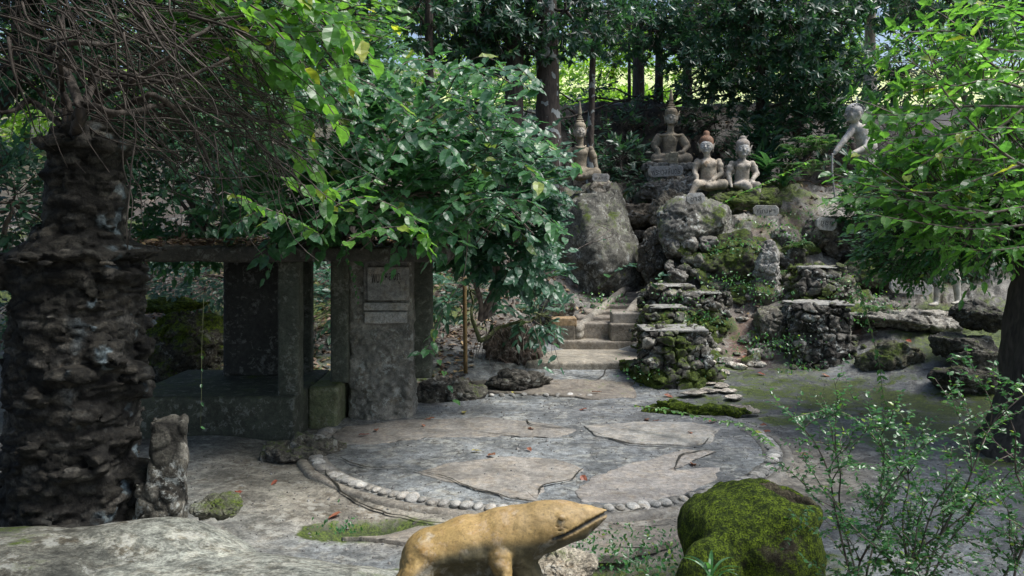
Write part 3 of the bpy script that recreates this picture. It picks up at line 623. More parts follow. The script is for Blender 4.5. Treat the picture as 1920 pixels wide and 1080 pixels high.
# ------------------------------------------------------------------ pavilion, sign column
def cracks():
    for k_, pix in enumerate(([(778, 886), (850, 905), (900, 922), (960, 938), (1012, 947)], [(1094, 880), (1070, 902), (1020, 914), (1008, 932)], [(1108, 812), (1150, 826), (1190, 836), (1250, 838), (1310, 838), (1345, 812)], [(1268, 884), (1272, 864), (1302, 850), (1350, 845)],
                  [(990, 702), (1050, 712), (1100, 716), (1125, 718), (1148, 704), (1200, 706)], [(600, 868), (635, 915), (700, 948), (770, 968), (840, 980)], [(640, 862), (690, 880), (760, 880)], [(1180, 960), (1240, 948), (1300, 930), (1390, 905)], [(900, 752), (960, 748), (1050, 746)], [(985, 790), (1000, 800), (1070, 806)])):
        P = bez([G(x, y) for x, y in pix], 14); q = P.copy(); P[:, :2] += .035*np.stack([fbm(q, 5, 3, k_), fbm(q, 5, 3, k_+9)], 1)
        w = .009*(1+.9*fbm(q, 6, 3, k_+4))*np.sin(np.linspace(.15, 3.0, len(P)))+.002; Tn = norm(np.gradient(P, axis=0)); s_ = np.stack([-Tn[:, 1], Tn[:, 0]], 1)*w[:, None]
        V = []
        for sg_ in (-1, 0, 1):
            Q = P[:, :2]+s_*sg_; V.append(np.stack([Q[:, 0], Q[:, 1], hgt(Q[:, 0], Q[:, 1])+.021+.003*(sg_ == 0)], 1))
        n = len(P); i = np.arange(n-1); V = np.vstack(V); Qd = np.concatenate([np.stack([a*n+i, (a+1)*n+i, (a+1)*n+i+1, a*n+i+1], 1) for a in (0, 1)])[:, ::-1]
        o = mesh('soil_joint', V, Qd, M_GROUND, None, T(len(V), (.022, .02, .014), -.1, 0)); tag(o, kind='structure')
cracks()
def gravel():
    rs = np.random.RandomState(31); n = 4500; x = rs.uniform(-3.2, 7, n); y = rs.uniform(5.8, 13, n); s = rs.uniform(.003, .009, n)*(1+rs.uniform(0, 1, n)**6*1.6)
    O = np.array([(1, 0, 0), (0, 1, 0), (-1, 0, 0), (0, -1, 0), (0, 0, .8), (0, 0, -.8)]); Fq = np.array([(0, 1, 4), (1, 2, 4), (2, 3, 4), (3, 0, 4), (1, 0, 5), (2, 1, 5), (3, 2, 5), (0, 3, 5)])
    V = O[None]*(s[:, None]*rs.uniform(.7, 1.4, (n, 6)))[:, :, None]+np.stack([x, y, hgt(x, y)+.004], 1)[:, None]; Q = (Fq[None]+np.arange(n)[:, None, None]*6).reshape(-1, 3)
    t = np.repeat(A(.15, .15, .145)[None]*rs.uniform(.4, 1.5, (n, 1)), 6, 0); o = mesh('gravel', V.reshape(-1, 3), Q, M_CONC, None, T(n*6, t, -.5, 0), False); tag(o, 'fine grey gravel scattered over the rock floor', 'gravel', kind='stuff')
gravel()
def slab_obj(name, c, hf, parent, col, moss=.1, rnd=.015, h=.03, amp=.006, mat=None, rot=None, lich=.3):
    c = A(*c); m = np.linalg.norm(hf)
    e = (A(*hf) if rot is None else A(m, m, hf[2]+.05))+.06
    s = Sdf(c-e, c+e, h); s.box(c, hf, rot, rnd, .005); s.displace(lambda P: amp*fbm(P, 5, 4, 7), max(.03, h*1.8)); V, Q = s.extract()
    return mesh(name, V, Q, mat or M_CONC, parent, T(len(V), col, moss, lich))
pav = empty('pavilion', (-3.2, 10.5, 0), 'dark concrete pavilion with square posts and a leaf-covered flat roof', 'pavilion')
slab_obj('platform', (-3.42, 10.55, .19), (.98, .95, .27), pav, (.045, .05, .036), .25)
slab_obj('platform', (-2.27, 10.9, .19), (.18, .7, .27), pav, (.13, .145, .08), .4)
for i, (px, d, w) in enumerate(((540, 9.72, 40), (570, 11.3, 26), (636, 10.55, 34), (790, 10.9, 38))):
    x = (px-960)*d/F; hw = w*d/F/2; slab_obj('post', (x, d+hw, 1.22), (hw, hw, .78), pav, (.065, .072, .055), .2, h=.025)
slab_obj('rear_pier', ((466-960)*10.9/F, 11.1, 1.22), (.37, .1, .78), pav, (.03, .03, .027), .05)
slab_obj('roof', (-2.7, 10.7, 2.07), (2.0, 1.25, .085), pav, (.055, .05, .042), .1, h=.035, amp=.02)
pole = Acc(); tubes(pole, [(np.linspace(W(873, 700, 12.2), W(871, 520, 12.2), 8), .03)], 8)
o = pole.build('pole', M_POLE); tag(o, 'thin yellowish upright pole right of the pavilion', 'pole')
sg = empty('sign_column', (-1.5, 10, .2), 'rough rendered column bearing three worn grey name slabs', 'sign')
def signcol():
    d = 10.6; x = (712-960)*d/F; w = 60*d/F
    s = Sdf((x-w-.15, d-.15, -.25), (x+w+.15, d+.8, 2.2), .018)
    s.cone((x, d+.33, -.1), (x, d+.33, .25), w*1.1, w*.8, .1); s.box((x, d+.33, 1.0), (w, .3, 1.1), None, .05, .01); s.displace(lambda P: (.05*fbm(P, 10, 5, 44, .65)+.03*(worley(P*14, 3)[0]-.5))*smooth(1.6, 1.25, P[:, 2])+.008*fbm(P, 6, 3, 9), .07)
    V, Q = s.extract(); g = 1+.5*fbm(V, 14, 3, 5); mesh('rendered_shaft', V, Q, M_CONC, sg, T(len(V), A(.17, .165, .145)*g[:, None], .0, .8))
    y = d-.005
    for i, (x0, y0, x1, y1, c, th) in enumerate(((689, 500, 767, 563, .27, .05), (682, 567, 765, 582, .33, .035), (684, 584, 764, 606, .34, .04), (681, 482, 764, 562, .17, .02))):
        a, b = W(x0, y0, d-.02), W(x1, y1, d-.02)
        slab_obj('name_slab', ((a[0]+b[0])/2, y-th*.2, (a[2]+b[2])/2), ((b[0]-a[0])/2, th, (a[2]-b[2])/2), sg, (c, c, c*.96), .0, .012, .011, .007)
signcol()
def lettering(txt, c, width, parent, rx=R_(90), rz=0, ry=0, depth=.004, height=None):
    cu = bpy.data.curves.new('lettering', 'FONT'); cu.body = txt; cu.size = 1; cu.align_x = 'CENTER'; cu.align_y = 'CENTER'
    o = bpy.data.objects.new('tmp', cu); COL.objects.link(o); bpy.context.view_layer.update()
    me = bpy.data.meshes.new_from_object(o); bpy.data.objects.remove(o)
    V = np.array([v.co[:] for v in me.vertices])
    if not len(V): return None
    lo, hi = V.min(0), V.max(0); sx = width/(hi[0]-lo[0]); sy = sx if height is None else height/(hi[1]-lo[1]); V = (V-(lo+hi)/2)*A(sx, sy, 1)
    M = np.array(Matrix.Rotation(rz, 3, 'Z') @ Matrix.Rotation(rx, 3, 'X') @ Matrix.Rotation(ry, 3, 'Z')); V = V @ M.T+np.asarray(c)
    for v, q in zip(me.vertices, V-np.array(parent_world(parent))): v.co = q
    me.materials.append(M_INK); m = bpy.data.objects.new('lettering', me); return link(m, parent)
dd = 10.6
lettering('พบ', W(704, 522, dd-.085), .095, sg, height=.11); lettering('หลงภู', W(736, 522, dd-.085), .19, sg, height=.13)

# ------------------------------------------------------------------ staircase
st = empty('staircase', (1.8, 15, .2), 'narrow concrete staircase with low side kerbs climbing to the statues', 'staircase')
slab_obj('landing', (W(1095, 672, 14.2)[0], 14.2, .12), (.98, .72, .13), st, (.24, .22, .18), .1)
slab_obj('landing_step', (W(1130, 640, 15.1)[0]+.05, 15.15, .2), (.85, .28, .2), st, (.19, .17, .14), .15)
nst = 7
for i in range(nst):
    t = i/(nst-1); px = 1133+(1197-1133)*t; d = 15.2+2.3*t; py = 605-(605-537)*t; w = 150-62*t
    c = W(px, py, d); hw = w*d/F/2*.9
    slab_obj('step', (c[0], d+.22, c[2]-.22), (hw, .25, .22), st, A(.17, .15, .125)*(1.15-.3*t), .05, .02, .02, .012)
for sx, a, b in ((-1, (1083, 612, 15.1), (1180, 532, 17.5)), (1, (1172, 592, 15.4), (1232, 520, 17.5))):
    s = Sdf(np.minimum(W(*a), W(*b))-.3, np.maximum(W(*a), W(*b))+.3, .022); p, q = W(*a), W(*b)
    s.cone(p-A(0, 0, .04), q-A(0, 0, .04), .085, .075, .02); s.cone(p-A(0, 0, .16), q-A(0, 0, .16), .08, .07, .02); s.displace(lambda P: .02*fbm(P, 4, 4, 8), .05); V, Q = s.extract()
    mesh('side_kerb', V, Q, M_CONC, st, T(len(V), (.21, .195, .165), .2, .4))
for px, py, w, h, d, c, lab in ((1056, 628, 46, 38, 14.95, (.13, .115, .09), 'lower brown concrete block left of the staircase foot'), (1058, 605, 48, 17, 14.95, (.24, .17, .095), 'orange-brown brick block stacked left of the staircase foot'),
                             (1180, 625, 70, 34, 14.85, (.15, .135, .11), 'lower concrete block right of the staircase foot'), (1182, 598, 68, 22, 15.0, (.2, .185, .16), 'upper mottled concrete block right of the staircase foot')):
    c0 = W(px, py, d); o = slab_obj('concrete_block', (c0[0], d+.2, c0[2]), (w*d/F/2, .17, h*d/F/2), None, c, .08, .02, .016, .012); tag(o, lab, 'block')

# ------------------------------------------------------------------ statues
def plaque(px, py, d, w, h, txt, label, rz=0., ry=0., tw=.72, text_h=.45):
    c = W(px, py, d); hw, hh = w*d/F/2, h*d/F/2
    e = empty('name_plaque', c, label, 'plaque')
    k = .28*hh*2; pts = [(-hw+k, hh), (hw-k, hh), (hw, hh-k), (hw, -hh+k), (hw-k, -hh), (-hw+k, -hh), (-hw, -hh+k), (-hw, hh-k)]
    P0 = []
    for i in range(8):
        a, b = A(*pts[i]), A(*pts[(i+1) % 8]); P0 += [a+(b-a)*t/4 for t in range(4)]
    P0 = np.array(P0); P0 = P0+.006*np.stack([fbm(np.c_[P0, P0[:, :1]*0], 12, 2, 3), fbm(np.c_[P0, P0[:, :1]*0], 12, 2, 6)], 1); n = len(P0)
    V = np.vstack([np.c_[P0[:, 0], np.full(n, yy), P0[:, 1]]*A(s, 1, s) for s, yy in ((.97, .03), (1, .02), (1, -.018), (.96, -.026))]); V = np.vstack([V])
    i = np.arange(n); j = (i+1) % n; Q = np.concatenate([np.stack([k_*n+i, k_*n+j, (k_+1)*n+j, (k_+1)*n+i], 1) for k_ in range(3)])
    Mx = np.array(Matrix.Rotation(rz, 3, 'Z') @ Matrix.Rotation(ry, 3, 'Y')); V = V @ Mx.T+c
    mesh('stone_tablet', V, [Q, np.array([list(range(n))]), np.array([list(range(3*n, 4*n))[::-1]])], M_CONC, e, T(len(V), (.29, .29, .28), 0, .4), False)
    off = Mx @ A(0, -.030, 0)
    lettering(txt, c+off, hw*2*tw, e, rz=rz, ry=-ry, height=hh*2*text_h); return e
class Fig:
    """statue in pixel units: x right, z up (pixels), y depth towards the back (pixels), origin (px,py,d)"""
    def __init__(s, name, px, py, d, lo, hi, h, label, cat='statue'):
        s.o = W(px, py, d); s.u = d/F; s.s = Sdf(s.o+A(*lo)*s.u, s.o+A(*hi)*s.u, h); s.h = h; s.lo = A(*lo); s.hi = A(*hi)
        s.e = empty(name, s.o, label, cat)
    def p(s, q): return s.o+A(*q)*s.u
    def cone(s, a, b, ra, rb=None, k=1.5, sub=False): s.s.cone(s.p(a), s.p(b), ra*s.u, (ra if rb is None else rb)*s.u, k*s.u, sub)
    def chain(s, pts, rs, k=1.5):
        for i in range(len(pts)-1): s.cone(pts[i], pts[i+1], rs[i], rs[i+1], k)
    def ell(s, c, r, rot=None, k=1.5, sub=False): s.s.ell(s.p(c), A(*r)*s.u, rot, k*s.u, sub)
    def box(s, c, hf, rot=None, rnd=.6, k=.8): s.s.box(s.p(c), A(*hf)*s.u, rot, rnd*s.u, k*s.u)
    def hand(s, w, t, side=1, r=1.1, spread=A(1, 0, 0), curl=A(0, 0, -1)):
        """palm from wrist w to tip t, five fingers"""
        w = A(*w); t = A(*t); v = t-w; L = np.linalg.norm(v); v = v/L; sp = norm(spread-v*(spread@v)); m = w+v*L*.5
        s.cone(w, m, 2.0, 2.2, 1.2)
        for i, (o, l) in enumerate(((-1.5, .88), (-.5, 1.0), (.5, .96), (1.5, .8))):
            b = m+sp*o*1.25; s.chain([b, b+v*L*.28*l, b+v*L*.5*l+curl*.9], [.75, .68, .55], .3)
        b = w+v*L*.2+sp*1.9*side; s.chain([b, b+sp*side*1.6+v*L*.18, b+sp*side*1.7+v*L*.38+curl*.5], [.8, .7, .55], .5)
    def head(s, c, yaw=0., r=(9, 10, 12.5), ears='point'):
        """head at c, face towards -y turned by yaw"""
        c = A(*c); M = np.array(Matrix.Rotation(yaw, 3, 'Z')); q = lambda v: c+M @ A(*v)
        rx, ry, rz = r; rot = (0, 0, yaw); f = rx/9.
        s.ell(c, r, rot, 2); s.ell(q((0, -2*f, -rz*.45)), (rx*.72, ry*.72, rz*.55), rot, 2.5)
        s.cone(q((0, -ry*.92, rz*.10)), q((0, -ry*1.16, -rz*.22)), .8*f, 1.5*f, .8)
        for sx in (-1, 1):
            s.ell(q((sx*rx*.42, -ry*.86, rz*.08)), (2.3*f, 1.2*f, 1.1*f), rot, .5); s.cone(q((sx*1.5*f, -ry*.98, rz*.30)), q((sx*rx*.7, -ry*.78, rz*.34)), .55*f, .4*f, .4)
            s.ell(q((sx*rx*.42, -ry*.99, rz*.18)), (2.6*f, .6*f, .5*f), rot, .3, True); s.ell(q((sx*rx*.45, -ry*.72, -rz*.25)), (3*f, 2.4*f, 3*f), rot, 1.5)
            if ears == 'point':
                s.cone(q((sx*rx*1.0, 0, -rz*.3)), q((sx*rx*1.18, 1, rz*.2)), 1.4*f, 1.1*f, .8); s.cone(q((sx*rx*1.18, 1, rz*.2)), q((sx*rx*1.48, 1, rz*.62)), 1.1*f, .3*f, .5); s.cone(q((sx*rx*1.0, 0, -rz*.3)), q((sx*rx*.98, 0, -rz*.8)), 1.1*f, .8*f, .8)
            else: s.ell(q((sx*rx*1.0, 1, -1)), (1.4*f, 2.2*f, 3.6*f), rot, .8)
        s.cone(q((-2.2*f, -ry*.95, -rz*.47)), q((2.2*f, -ry*.95, -rz*.47)), .75*f, .75*f, .5); s.cone(q((-2.6*f, -ry*.9, -rz*.40)), q((2.6*f, -ry*.9, -rz*.40)), .6*f, .6*f, .3)
        s.ell(q((0, -ry*.8, -rz*.75)), (2.6*f, 2*f, 2*f), rot, 1.5); s.ell(q((0, -ry*1.0, -rz*.57)), (2.8*f, .6*f, .35*f), rot, .3, True)
    def body(s, name, tint_fn, moss=.12):
        s.s.displace(lambda P: .006*fbm(P, 14, 5, 5, .6), .025); V, Q = s.s.extract(); L_ = (V-s.o)/s.u
        c = tint_fn(L_); n = fbm(V, 5, 4, 8); c = blend(c, smooth(.0, .4, n)*.6, A(.09, .088, .07))
        return mesh(name, V, Q, M_STAT, s.e, T(len(V), c, moss, .25))
    def part(s, name, lo, hi, fn, col, moss=.1, h=None):
        keep = s.s; s.s = Sdf(s.o+A(*lo)*s.u, s.o+A(*hi)*s.u, h or s.h); fn(s); s.s.displace(lambda P: .003*fbm(P, 14, 3, 5), .02); V, Q = s.s.extract(); s.s = keep
        return mesh(name, V, Q, M_STAT, s.e, T(len(V), col, moss, .25))
BROWN = A(.24, .205, .15); CREAM = A(.36, .31, .24); SILV = A(.42, .425, .42); RUST = A(.21, .12, .078)
def spire(f, c, base, tiers, top, tilt=0):
    """tiered tall crown: c=(x,y,z) base centre; base radius; top height in px"""
    x, y, z = c
    f.ell((x, y, z), (base*1.04, base*1.08, base*.95), None, .8); f.cone((x, y, z-base*.35), (x, y, z-base*.3), base*1.05, base*1.03, .5)
    for i in range(-3, 4): f.ell((x+math.sin(i*.42)*base*1.02, y-math.cos(i*.42)*base*1.06, z-base*.05), (1.0, .8, 2.0), None, .4)
    zz = z+base*.8; h = top-zz; r = base*.7; n = 4
    for i in range(n):
        t = i/n; rr = r*(1-.24*i); f.box((x, y, zz+h*.11*i+1), (rr, rr, h*.038), None, min(rr, h*.038)*.95, .4); f.ell((x, y, zz+h*.11*i+1), (rr*1.08, rr*1.08, h*.05), None, .6)
    f.chain([(x, y, zz+h*.40), (x, y, zz+h*.6), (x, y, top)], [r*.55, r*.42, .9], .8)
# statue 1: seated with legs to one side on the conical boulder
f = Fig('seated_statue', 1088, 333, 18.0, (-46, -34, -18), (42, 30, 146), .0125, 'seated brown statue with tall spired crown on the conical boulder, leftmost')
f.chain([(0, 4, 8), (0, 3, 22), (0, 1, 44)], [15, 11, 14], 4); f.ell((0, 2, 52), (17, 9, 8), None, 5)
f.ell((-7, -8, 46), (6, 4, 5), None, 3); f.ell((7, -8, 46), (6, 4, 5), None, 3)
f.cone((0, 2, 56), (0, 0, 74), 6, 6, 3); f.head((-1, -2, 87), 0.12, (10.5, 11, 14))
f.chain([(-20, 2, 54), (-25, -3, 34), (-12, -18, 20)], [5.5, 4.6, 3.6]); f.hand((-12, -18, 20), (1, -22, 18), 1, spread=A(0, 0, 1))
f.chain([(20, 2, 54), (27, 2, 34), (30, -8, 16)], [5.5, 4.6, 3.6]); f.hand((30, -8, 16), (33, -14, 6), -1)
f.cone((-22, 1, 47), (-24.5, 0, 40), 6.2, 6.4, .6); f.cone((22, 1, 47), (25, 1, 40), 6.2, 6.4, .6)
f.chain([(8, 2, 8), (-14, -18, 12), (-32, -14, -6)], [11, 9, 5], 3); f.chain([(-32, -14, -6), (-39, -16, -10)], [3.6, 2.4]); f.ell((-37, -20, -10), (4, 6, 2.5), None, 1.5)
f.chain([(8, 2, 8), (28, -14, 8), (8, -20, 2)], [11, 9, 6], 3); f.cone((8, -20, 2), (-4, -22, 0), 5, 3.5); f.ell((0, 2, 3), (22, 16, 6), None, 4)
f.body('body', lambda L: blend(np.tile(BROWN*.85, (len(L), 1)), (np.linalg.norm(L-A(-1, -8, 88), axis=1) < 14)*.6, (.42, .40, .37)), .15)
f.part('crown', (-16, -18, 88), (14, 16, 146), lambda s: spire(s, (-1, -1, 96), 10.6, 4, 143), (.23, .2, .15))
f.part('collar', (-20, -18, 44), (20, 14, 70), lambda s: [s.cone((math.sin(a)*10, -math.cos(a)*8-2, 60-math.cos(a)*5), (math.sin(a+.3)*10, -math.cos(a+.3)*8-2, 60-math.cos(a+.3)*5), 1.5, 1.5, .3) for a in np.arange(-1.5, 1.5, .3)], (.26, .23, .17))
plaque(1126, 333, 17.3, 33, 15, 'พ.มัทรี', 'small worn name plaque at the right foot of the leftmost spired statue', .05)
boulder('plinth_stone', W(1122, 352, 17.8), (.3, .3, .22), 501, 'rough plinth stone under the leftmost name plaque', 'stone', small=True)
# statue 2: central seated with tall crown
f = Fig('seated_statue', 1256, 306, 20.0, (-44, -34, -8), (46, 26, 146), .0135, 'largest seated statue with pointed crown and draped lap cloth on a stone plinth')
f.chain([(0, 4, 10), (0, 3, 26), (0, 1, 42)], [13, 11.5, 15], 4); f.ell((0, 2, 50), (20, 10, 7), None, 5); f.cone((1, 2, 54), (2, 0, 72), 6.5, 6, 3)
f.head((2, -2, 85), -.22, (11, 11.5, 14.5))
f.chain([(-21, 2, 50), (-29, -2, 32), (-24, -16, 17)], [6.2, 5.2, 4]); f.hand((-24, -16, 17), (-19, -20, 7), 1)
f.chain([(22, 2, 50), (33, -1, 32), (22, -14, 20)], [6.2, 5.2, 4]); f.hand((22, -14, 20), (10, -19, 19), 1, spread=A(0, 0, 1))
f.cone((-22, 2, 46), (-27, 1, 36), 8, 8.6, .6); f.cone((23, 2, 46), (29, 1, 36), 8, 8.6, .6); f.cone((-25, -14, 20), (-25.5, -13, 24), 4.8, 4.8, .5)
f.chain([(8, 4, 8), (30, -10, 8), (4, -20, 5)], [12, 10, 7], 3); f.chain([(-8, 4, 8), (-28, -12, 8), (-2, -22, 10)], [12, 9, 6.5], 3)
f.chain([(-4, -22, 4), (-26, -22, 2)], [5, 3.4], 2); f.ell((-29, -24, 3), (7, 3.5, 2.6), None, 1.5); f.ell((0, 2, 3), (30, 20, 6), None, 4)
f.body('body', lambda L: blend(np.tile(CREAM*.66, (len(L), 1)), (np.linalg.norm(L-A(1, -8, 86), axis=1) < 14)*.5, (.44, .43, .4)), .12)
f.part('crown', (-14, -18, 86), (18, 18, 146), lambda s: spire(s, (2, -1, 95), 11.2, 4, 141), (.25, .21, .155))
f.part('collar', (-28, -18, 30), (30, 16, 66), lambda s: [s.cone((math.sin(a)*22*(1-.1*abs(a)), -math.cos(a)*9, 52-math.cos(a)*1), (math.sin(a+.25)*22, -math.cos(a+.25)*9, 52-math.cos(a+.25)*1), 2.6, 2.6, .8) for a in np.arange(-1.5, 1.4, .25)]+[s.box((0, -12.5, 45), (6, 1.6, 6), (0, R_(45), 0), .6, .8)], (.27, .23, .165))
f.part('lap_cloth', (-18, -36, -8), (22, -8, 26), lambda s: [s.box((2, -27, 8), (8.5, 1.3, 11), (R_(8), 0, 0), .5, .3), s.box((-6, -25, 4), (8, 1.3, 12), (R_(8), R_(5), 0), .5, .3), s.box((2, -29, 9), (6.5, .6, 8), (R_(8), 0, 0), .3, .2)], (.30, .27, .2))
f.part('ear_finial', (10, -8, 70), (24, 8, 102), lambda s: [s.chain([(12, 0, 78), (15, 0, 88), (19, 1, 99)], [2.2, 2.6, .6], 1), s.cone((13, 0, 82), (13, 0, 72), 1.2, .8)], (.27, .24, .18))
c = W(1254, 313, 20.0)
def plinth():
    s = Sdf(c-A(.75, .7, .5), c+A(.8, .7, .25), .02); s.box(c+A(.02, .1, .0), (.60, .45, .09), None, .05, .02); s.box(c+A(.06, .15, -.25), (.58, .42, .24), None, .1, .03)
    masonry(s, 5, .03, 31); V, Q = s.extract(); o = mesh('stone_plinth', V, Q, M_ROCK, None, T(len(V), (.17, .165, .15), .1, .8)); tag(o, 'grey rubble plinth under the largest crowned statue', 'plinth')
plinth()
bpx(1262, 362, 19.6, 130, 60, 1.2, 33, 'rubble rock under the plinth of the largest statue', col=(.15, .14, .12), moss=.15, lich=1., amp=.22)
plaque(1248, 321, 19.3, 66, 20, 'พระเวสสันดร', 'wide name plaque under the largest crowned statue', 0, R_(-3), .8, .62)
# statue 3: boy with topknot, leg drawn up
f = Fig('seated_boy_statue', 1328, 350, 17.5, (-52, -40, -26), (34, 26, 116), .0115, 'cream seated boy statue with rust topknot and one shin reaching down left')
f.chain([(2, 4, 6), (2, 3, 22), (0, 1, 38)], [15, 14, 15], 4); f.ell((-1, 2, 46), (19, 9.5, 7), None, 5); f.cone((-1, 2, 50), (-3, 0, 64), 6, 6, 3)
f.ell((-8, -9, 42), (6.5, 4, 5), None, 3); f.ell((7, -9, 42), (6.5, 4, 5), None, 3)
f.head((-4, -2, 76), -.35, (12, 12, 14.5))
f.chain([(-20, 2, 47), (-26, -3, 28), (-26, -18, 14)], [6, 5, 3.8]); f.hand((-26, -18, 14), (-24, -22, 3), 1)
f.chain([(20, 2, 47), (24, -2, 24), (4, -17, 12)], [6, 5.4, 3.8]); f.hand((4, -17, 12), (-8, -22, 5), -1, spread=A(0, 0, 1))
for a in ((-22, 1, 38), (21.5, 1, 37)): f.cone(a, (a[0]*1.04, 0, a[2]+3), 6.8, 6.6, .5)
f.cone((-26, -16, 17), (-26, -15, 20), 5, 5, .5)
f.chain([(-6, 2, 4), (-26, -22, 4), (-40, -26, -20)], [10, 7.5, 4.5], 2.5); f.ell((-46, -30, -22), (8, 4, 2.6), (0, 0, .3), 2)
f.chain([(8, 2, 4), (26, -12, 4), (-6, -22, 0)], [11, 9, 6], 3); f.ell((2, 2, 2), (24, 17, 6), None, 4)
def kt(L, hc, base):
    t = np.tile(base, (len(L), 1)); t = blend(t, smooth(14, 10, np.linalg.norm((L-hc)*A(1, 1, .8), axis=1)), SILV); return blend(t, smooth(24, 30, np.abs(L[:, 0]))*smooth(55, 40, L[:, 2])*smooth(10, 20, L[:, 2])*.6, (.4, .38, .34))
f.body('body', lambda L: kt(L, A(-5, -7, 74), A(.34, .30, .245)), .03)
f.part('headdress', (-22, -20, 76), (16, 20, 112), lambda s: [s.ell((-3, 1, 86), (13, 13, 11), (0, 0, -.35), .8), s.cone((-3, 1, 82), (-3, 1, 84), 13.1, 12.9, .5), s.ell((-3, 2, 100), (6.2, 6.2, 5.6), None, 1), s.cone((-3, 1, 95), (-3, 1, 96), 6, 6, 1)], RUST*.95)
f.part('collar', (-20, -16, 34), (18, 12, 60), lambda s: [s.cone((math.sin(a)*12-2, -math.cos(a)*9, 51-math.cos(a)*5), (math.sin(a+.3)*12-2, -math.cos(a+.3)*9, 51-math.cos(a+.3)*5), 1.2, 1.2, .3) for a in np.arange(-1.5, 1.4, .3)]+[s.box((-6, -12, 42), (4.5, 1.4, 4.5), (0, R_(45), 0), .5, .5)], (.34, .26, .18))
plaque(1304, 372, 15.72, 35, 21, 'ชาลี', 'squarish name plaque below the boy statue with the rust topknot', .06, R_(-3), .6, .5)
# statue 4: child sitting with legs hanging
f = Fig('seated_child_statue', 1392, 350, 17.4, (-34, -40, -42), (42, 24, 112), .0115, 'greyish seated child statue with round cap and legs hanging down, rightmost of four in view')
f.chain([(0, 4, 6), (0, 3, 22), (0, 1, 36)], [14, 12.5, 14], 4); f.ell((0, 2, 43), (18, 9, 7), None, 5); f.cone((0, 2, 46), (1, 0, 58), 6, 6, 3)
f.ell((-7, -9, 38), (6, 4, 4.5), None, 3); f.ell((7, -9, 38), (6, 4, 4.5), None, 3)
f.head((1, -2, 70), -.05, (12, 12, 14.5))
f.chain([(-19, 2, 43), (-26, 0, 24), (-25, -8, 6)], [6, 5, 3.8]); f.hand((-25, -8, 6), (-24, -16, -1), 1)
f.chain([(19, 2, 43), (26, -3, 24), (14, -16, 12)], [6, 5, 3.8]); f.hand((14, -16, 12), (8, -24, 7), -1)
for a in ((-22, 1, 33), (22, 1, 33)): f.cone(a, (a[0]*1.03, 1, a[2]+3), 6.8, 6.6, .5)
f.chain([(-4, 2, 4), (2, -26, 0), (16, -30, -26)], [10, 7.5, 3.8], 2.5); f.chain([(10, 2, 4), (20, -26, 0), (22, -28, -28)], [10, 7.5, 3.8], 2.5)
f.ell((16, -33, -33), (4, 7, 2.6), (0, 0, .2), 2); f.cone((16, -30, -26), (16, -31, -31), 3.6, 3); f.ell((29, -33, -33), (7, 4.5, 2.6), (0, 0, -.4), 2); f.cone((22, -28, -28), (25, -30, -32), 3.6, 3)
f.ell((2, -3, 3), (21, 19, 8), None, 3)
f.body('body', lambda L: kt(L, A(1, -7, 68), A(.36, .33, .29)), .02)
f.part('headdress', (-18, -18, 68), (20, 20, 106), lambda s: [s.ell((1, 1, 80), (12.8, 13, 10.5), None, .8), s.cone((1, 1, 76), (1, 1, 78), 12.9, 12.7, .5), s.ell((1, 1, 91), (6.6, 6.6, 5), None, 2), s.chain([(6, 0, 92), (12, -1, 97)], [.9, .7], .5)], (.26, .235, .21))
f.part('collar', (-18, -16, 34), (18, 12, 56), lambda s: [s.cone((math.sin(a)*12, -math.cos(a)*8.5-1, 47-math.cos(a)*3), (math.sin(a+.3)*12, -math.cos(a+.3)*8.5-1, 47-math.cos(a+.3)*3), 1, 1, .3) for a in np.arange(-1.5, 1.4, .3)], (.34, .28, .22))
plaque(1436, 395, 16.5, 48, 20, 'กัณหา', 'long name plaque below the dangling feet of the capped child statue', -.04, 0, .7, .5)
# statue 5: bending old man half behind the right shrub
f = Fig('bending_statue', 1610, 402, 16.6, (-64, -34, -10), (52, 40, 212), .016, 'grey statue of a bent old man seen from behind among bright leaves')
f.chain([(14, 6, 8), (16, 4, 50), (22, 6, 96)], [8, 9, 13], 3); f.chain([(0, -6, 4), (2, -6, 50), (14, 0, 96)], [7, 9, 13], 3); f.ell((-4, -12, 2), (6, 10, 3), None, 2); f.ell((10, 0, 2), (6, 10, 3), None, 2)
f.chain([(18, 4, 100), (16, 0, 128), (4, -4, 152)], [17, 17, 15], 4); f.ell((0, -4, 160), (20, 13, 10), (0, .3, 0), 5); f.cone((-4, -6, 164), (-12, -10, 176), 6, 6, 3)
f.head((-14, -12, 187), -1.3, (14.5, 15, 16), 'round')
f.chain([(-16, -8, 156), (-34, -14, 136), (-50, -18, 116)], [7, 5.5, 4.2]); f.hand((-50, -18, 116), (-58, -20, 106), 1)
f.chain([(16, -6, 152), (6, -20, 124), (-22, -26, 112)], [7, 5.5, 4.2]); f.hand((-22, -26, 112), (-32, -28, 106), 1)
f.ell((16, 2, 92), (18, 15, 16), None, 4)
f.body('body', lambda L: np.tile(A(.40, .385, .36), (len(L), 1)), .03)
f.part('hair', (-36, -34, 172), (10, 12, 212), lambda s: [s.ell((-12.5, -11, 192), (16, 16.5, 15), None, 1)]+[s.cone((-12+14*math.cos(a), -25, 192+13*math.sin(a)), (2, -18, 188+8*math.sin(a)), 1.1, 1, .3) for a in np.arange(.3, 3., .35)], (.33, .33, .33))
f.part('walking_stick', (-66, -34, -6), (-44, -10, 122), lambda s: s.chain([(-57, -20, 112), (-58, -22, 80), (-52, -22, 20)], [1.6, 1.8, 1.6], .5), (.25, .25, .26))
plaque(1549, 420, 15.7, 40, 24, 'ชูชก', 'rounded name plaque below the bent old man statue', .1, R_(5), .62, .45)
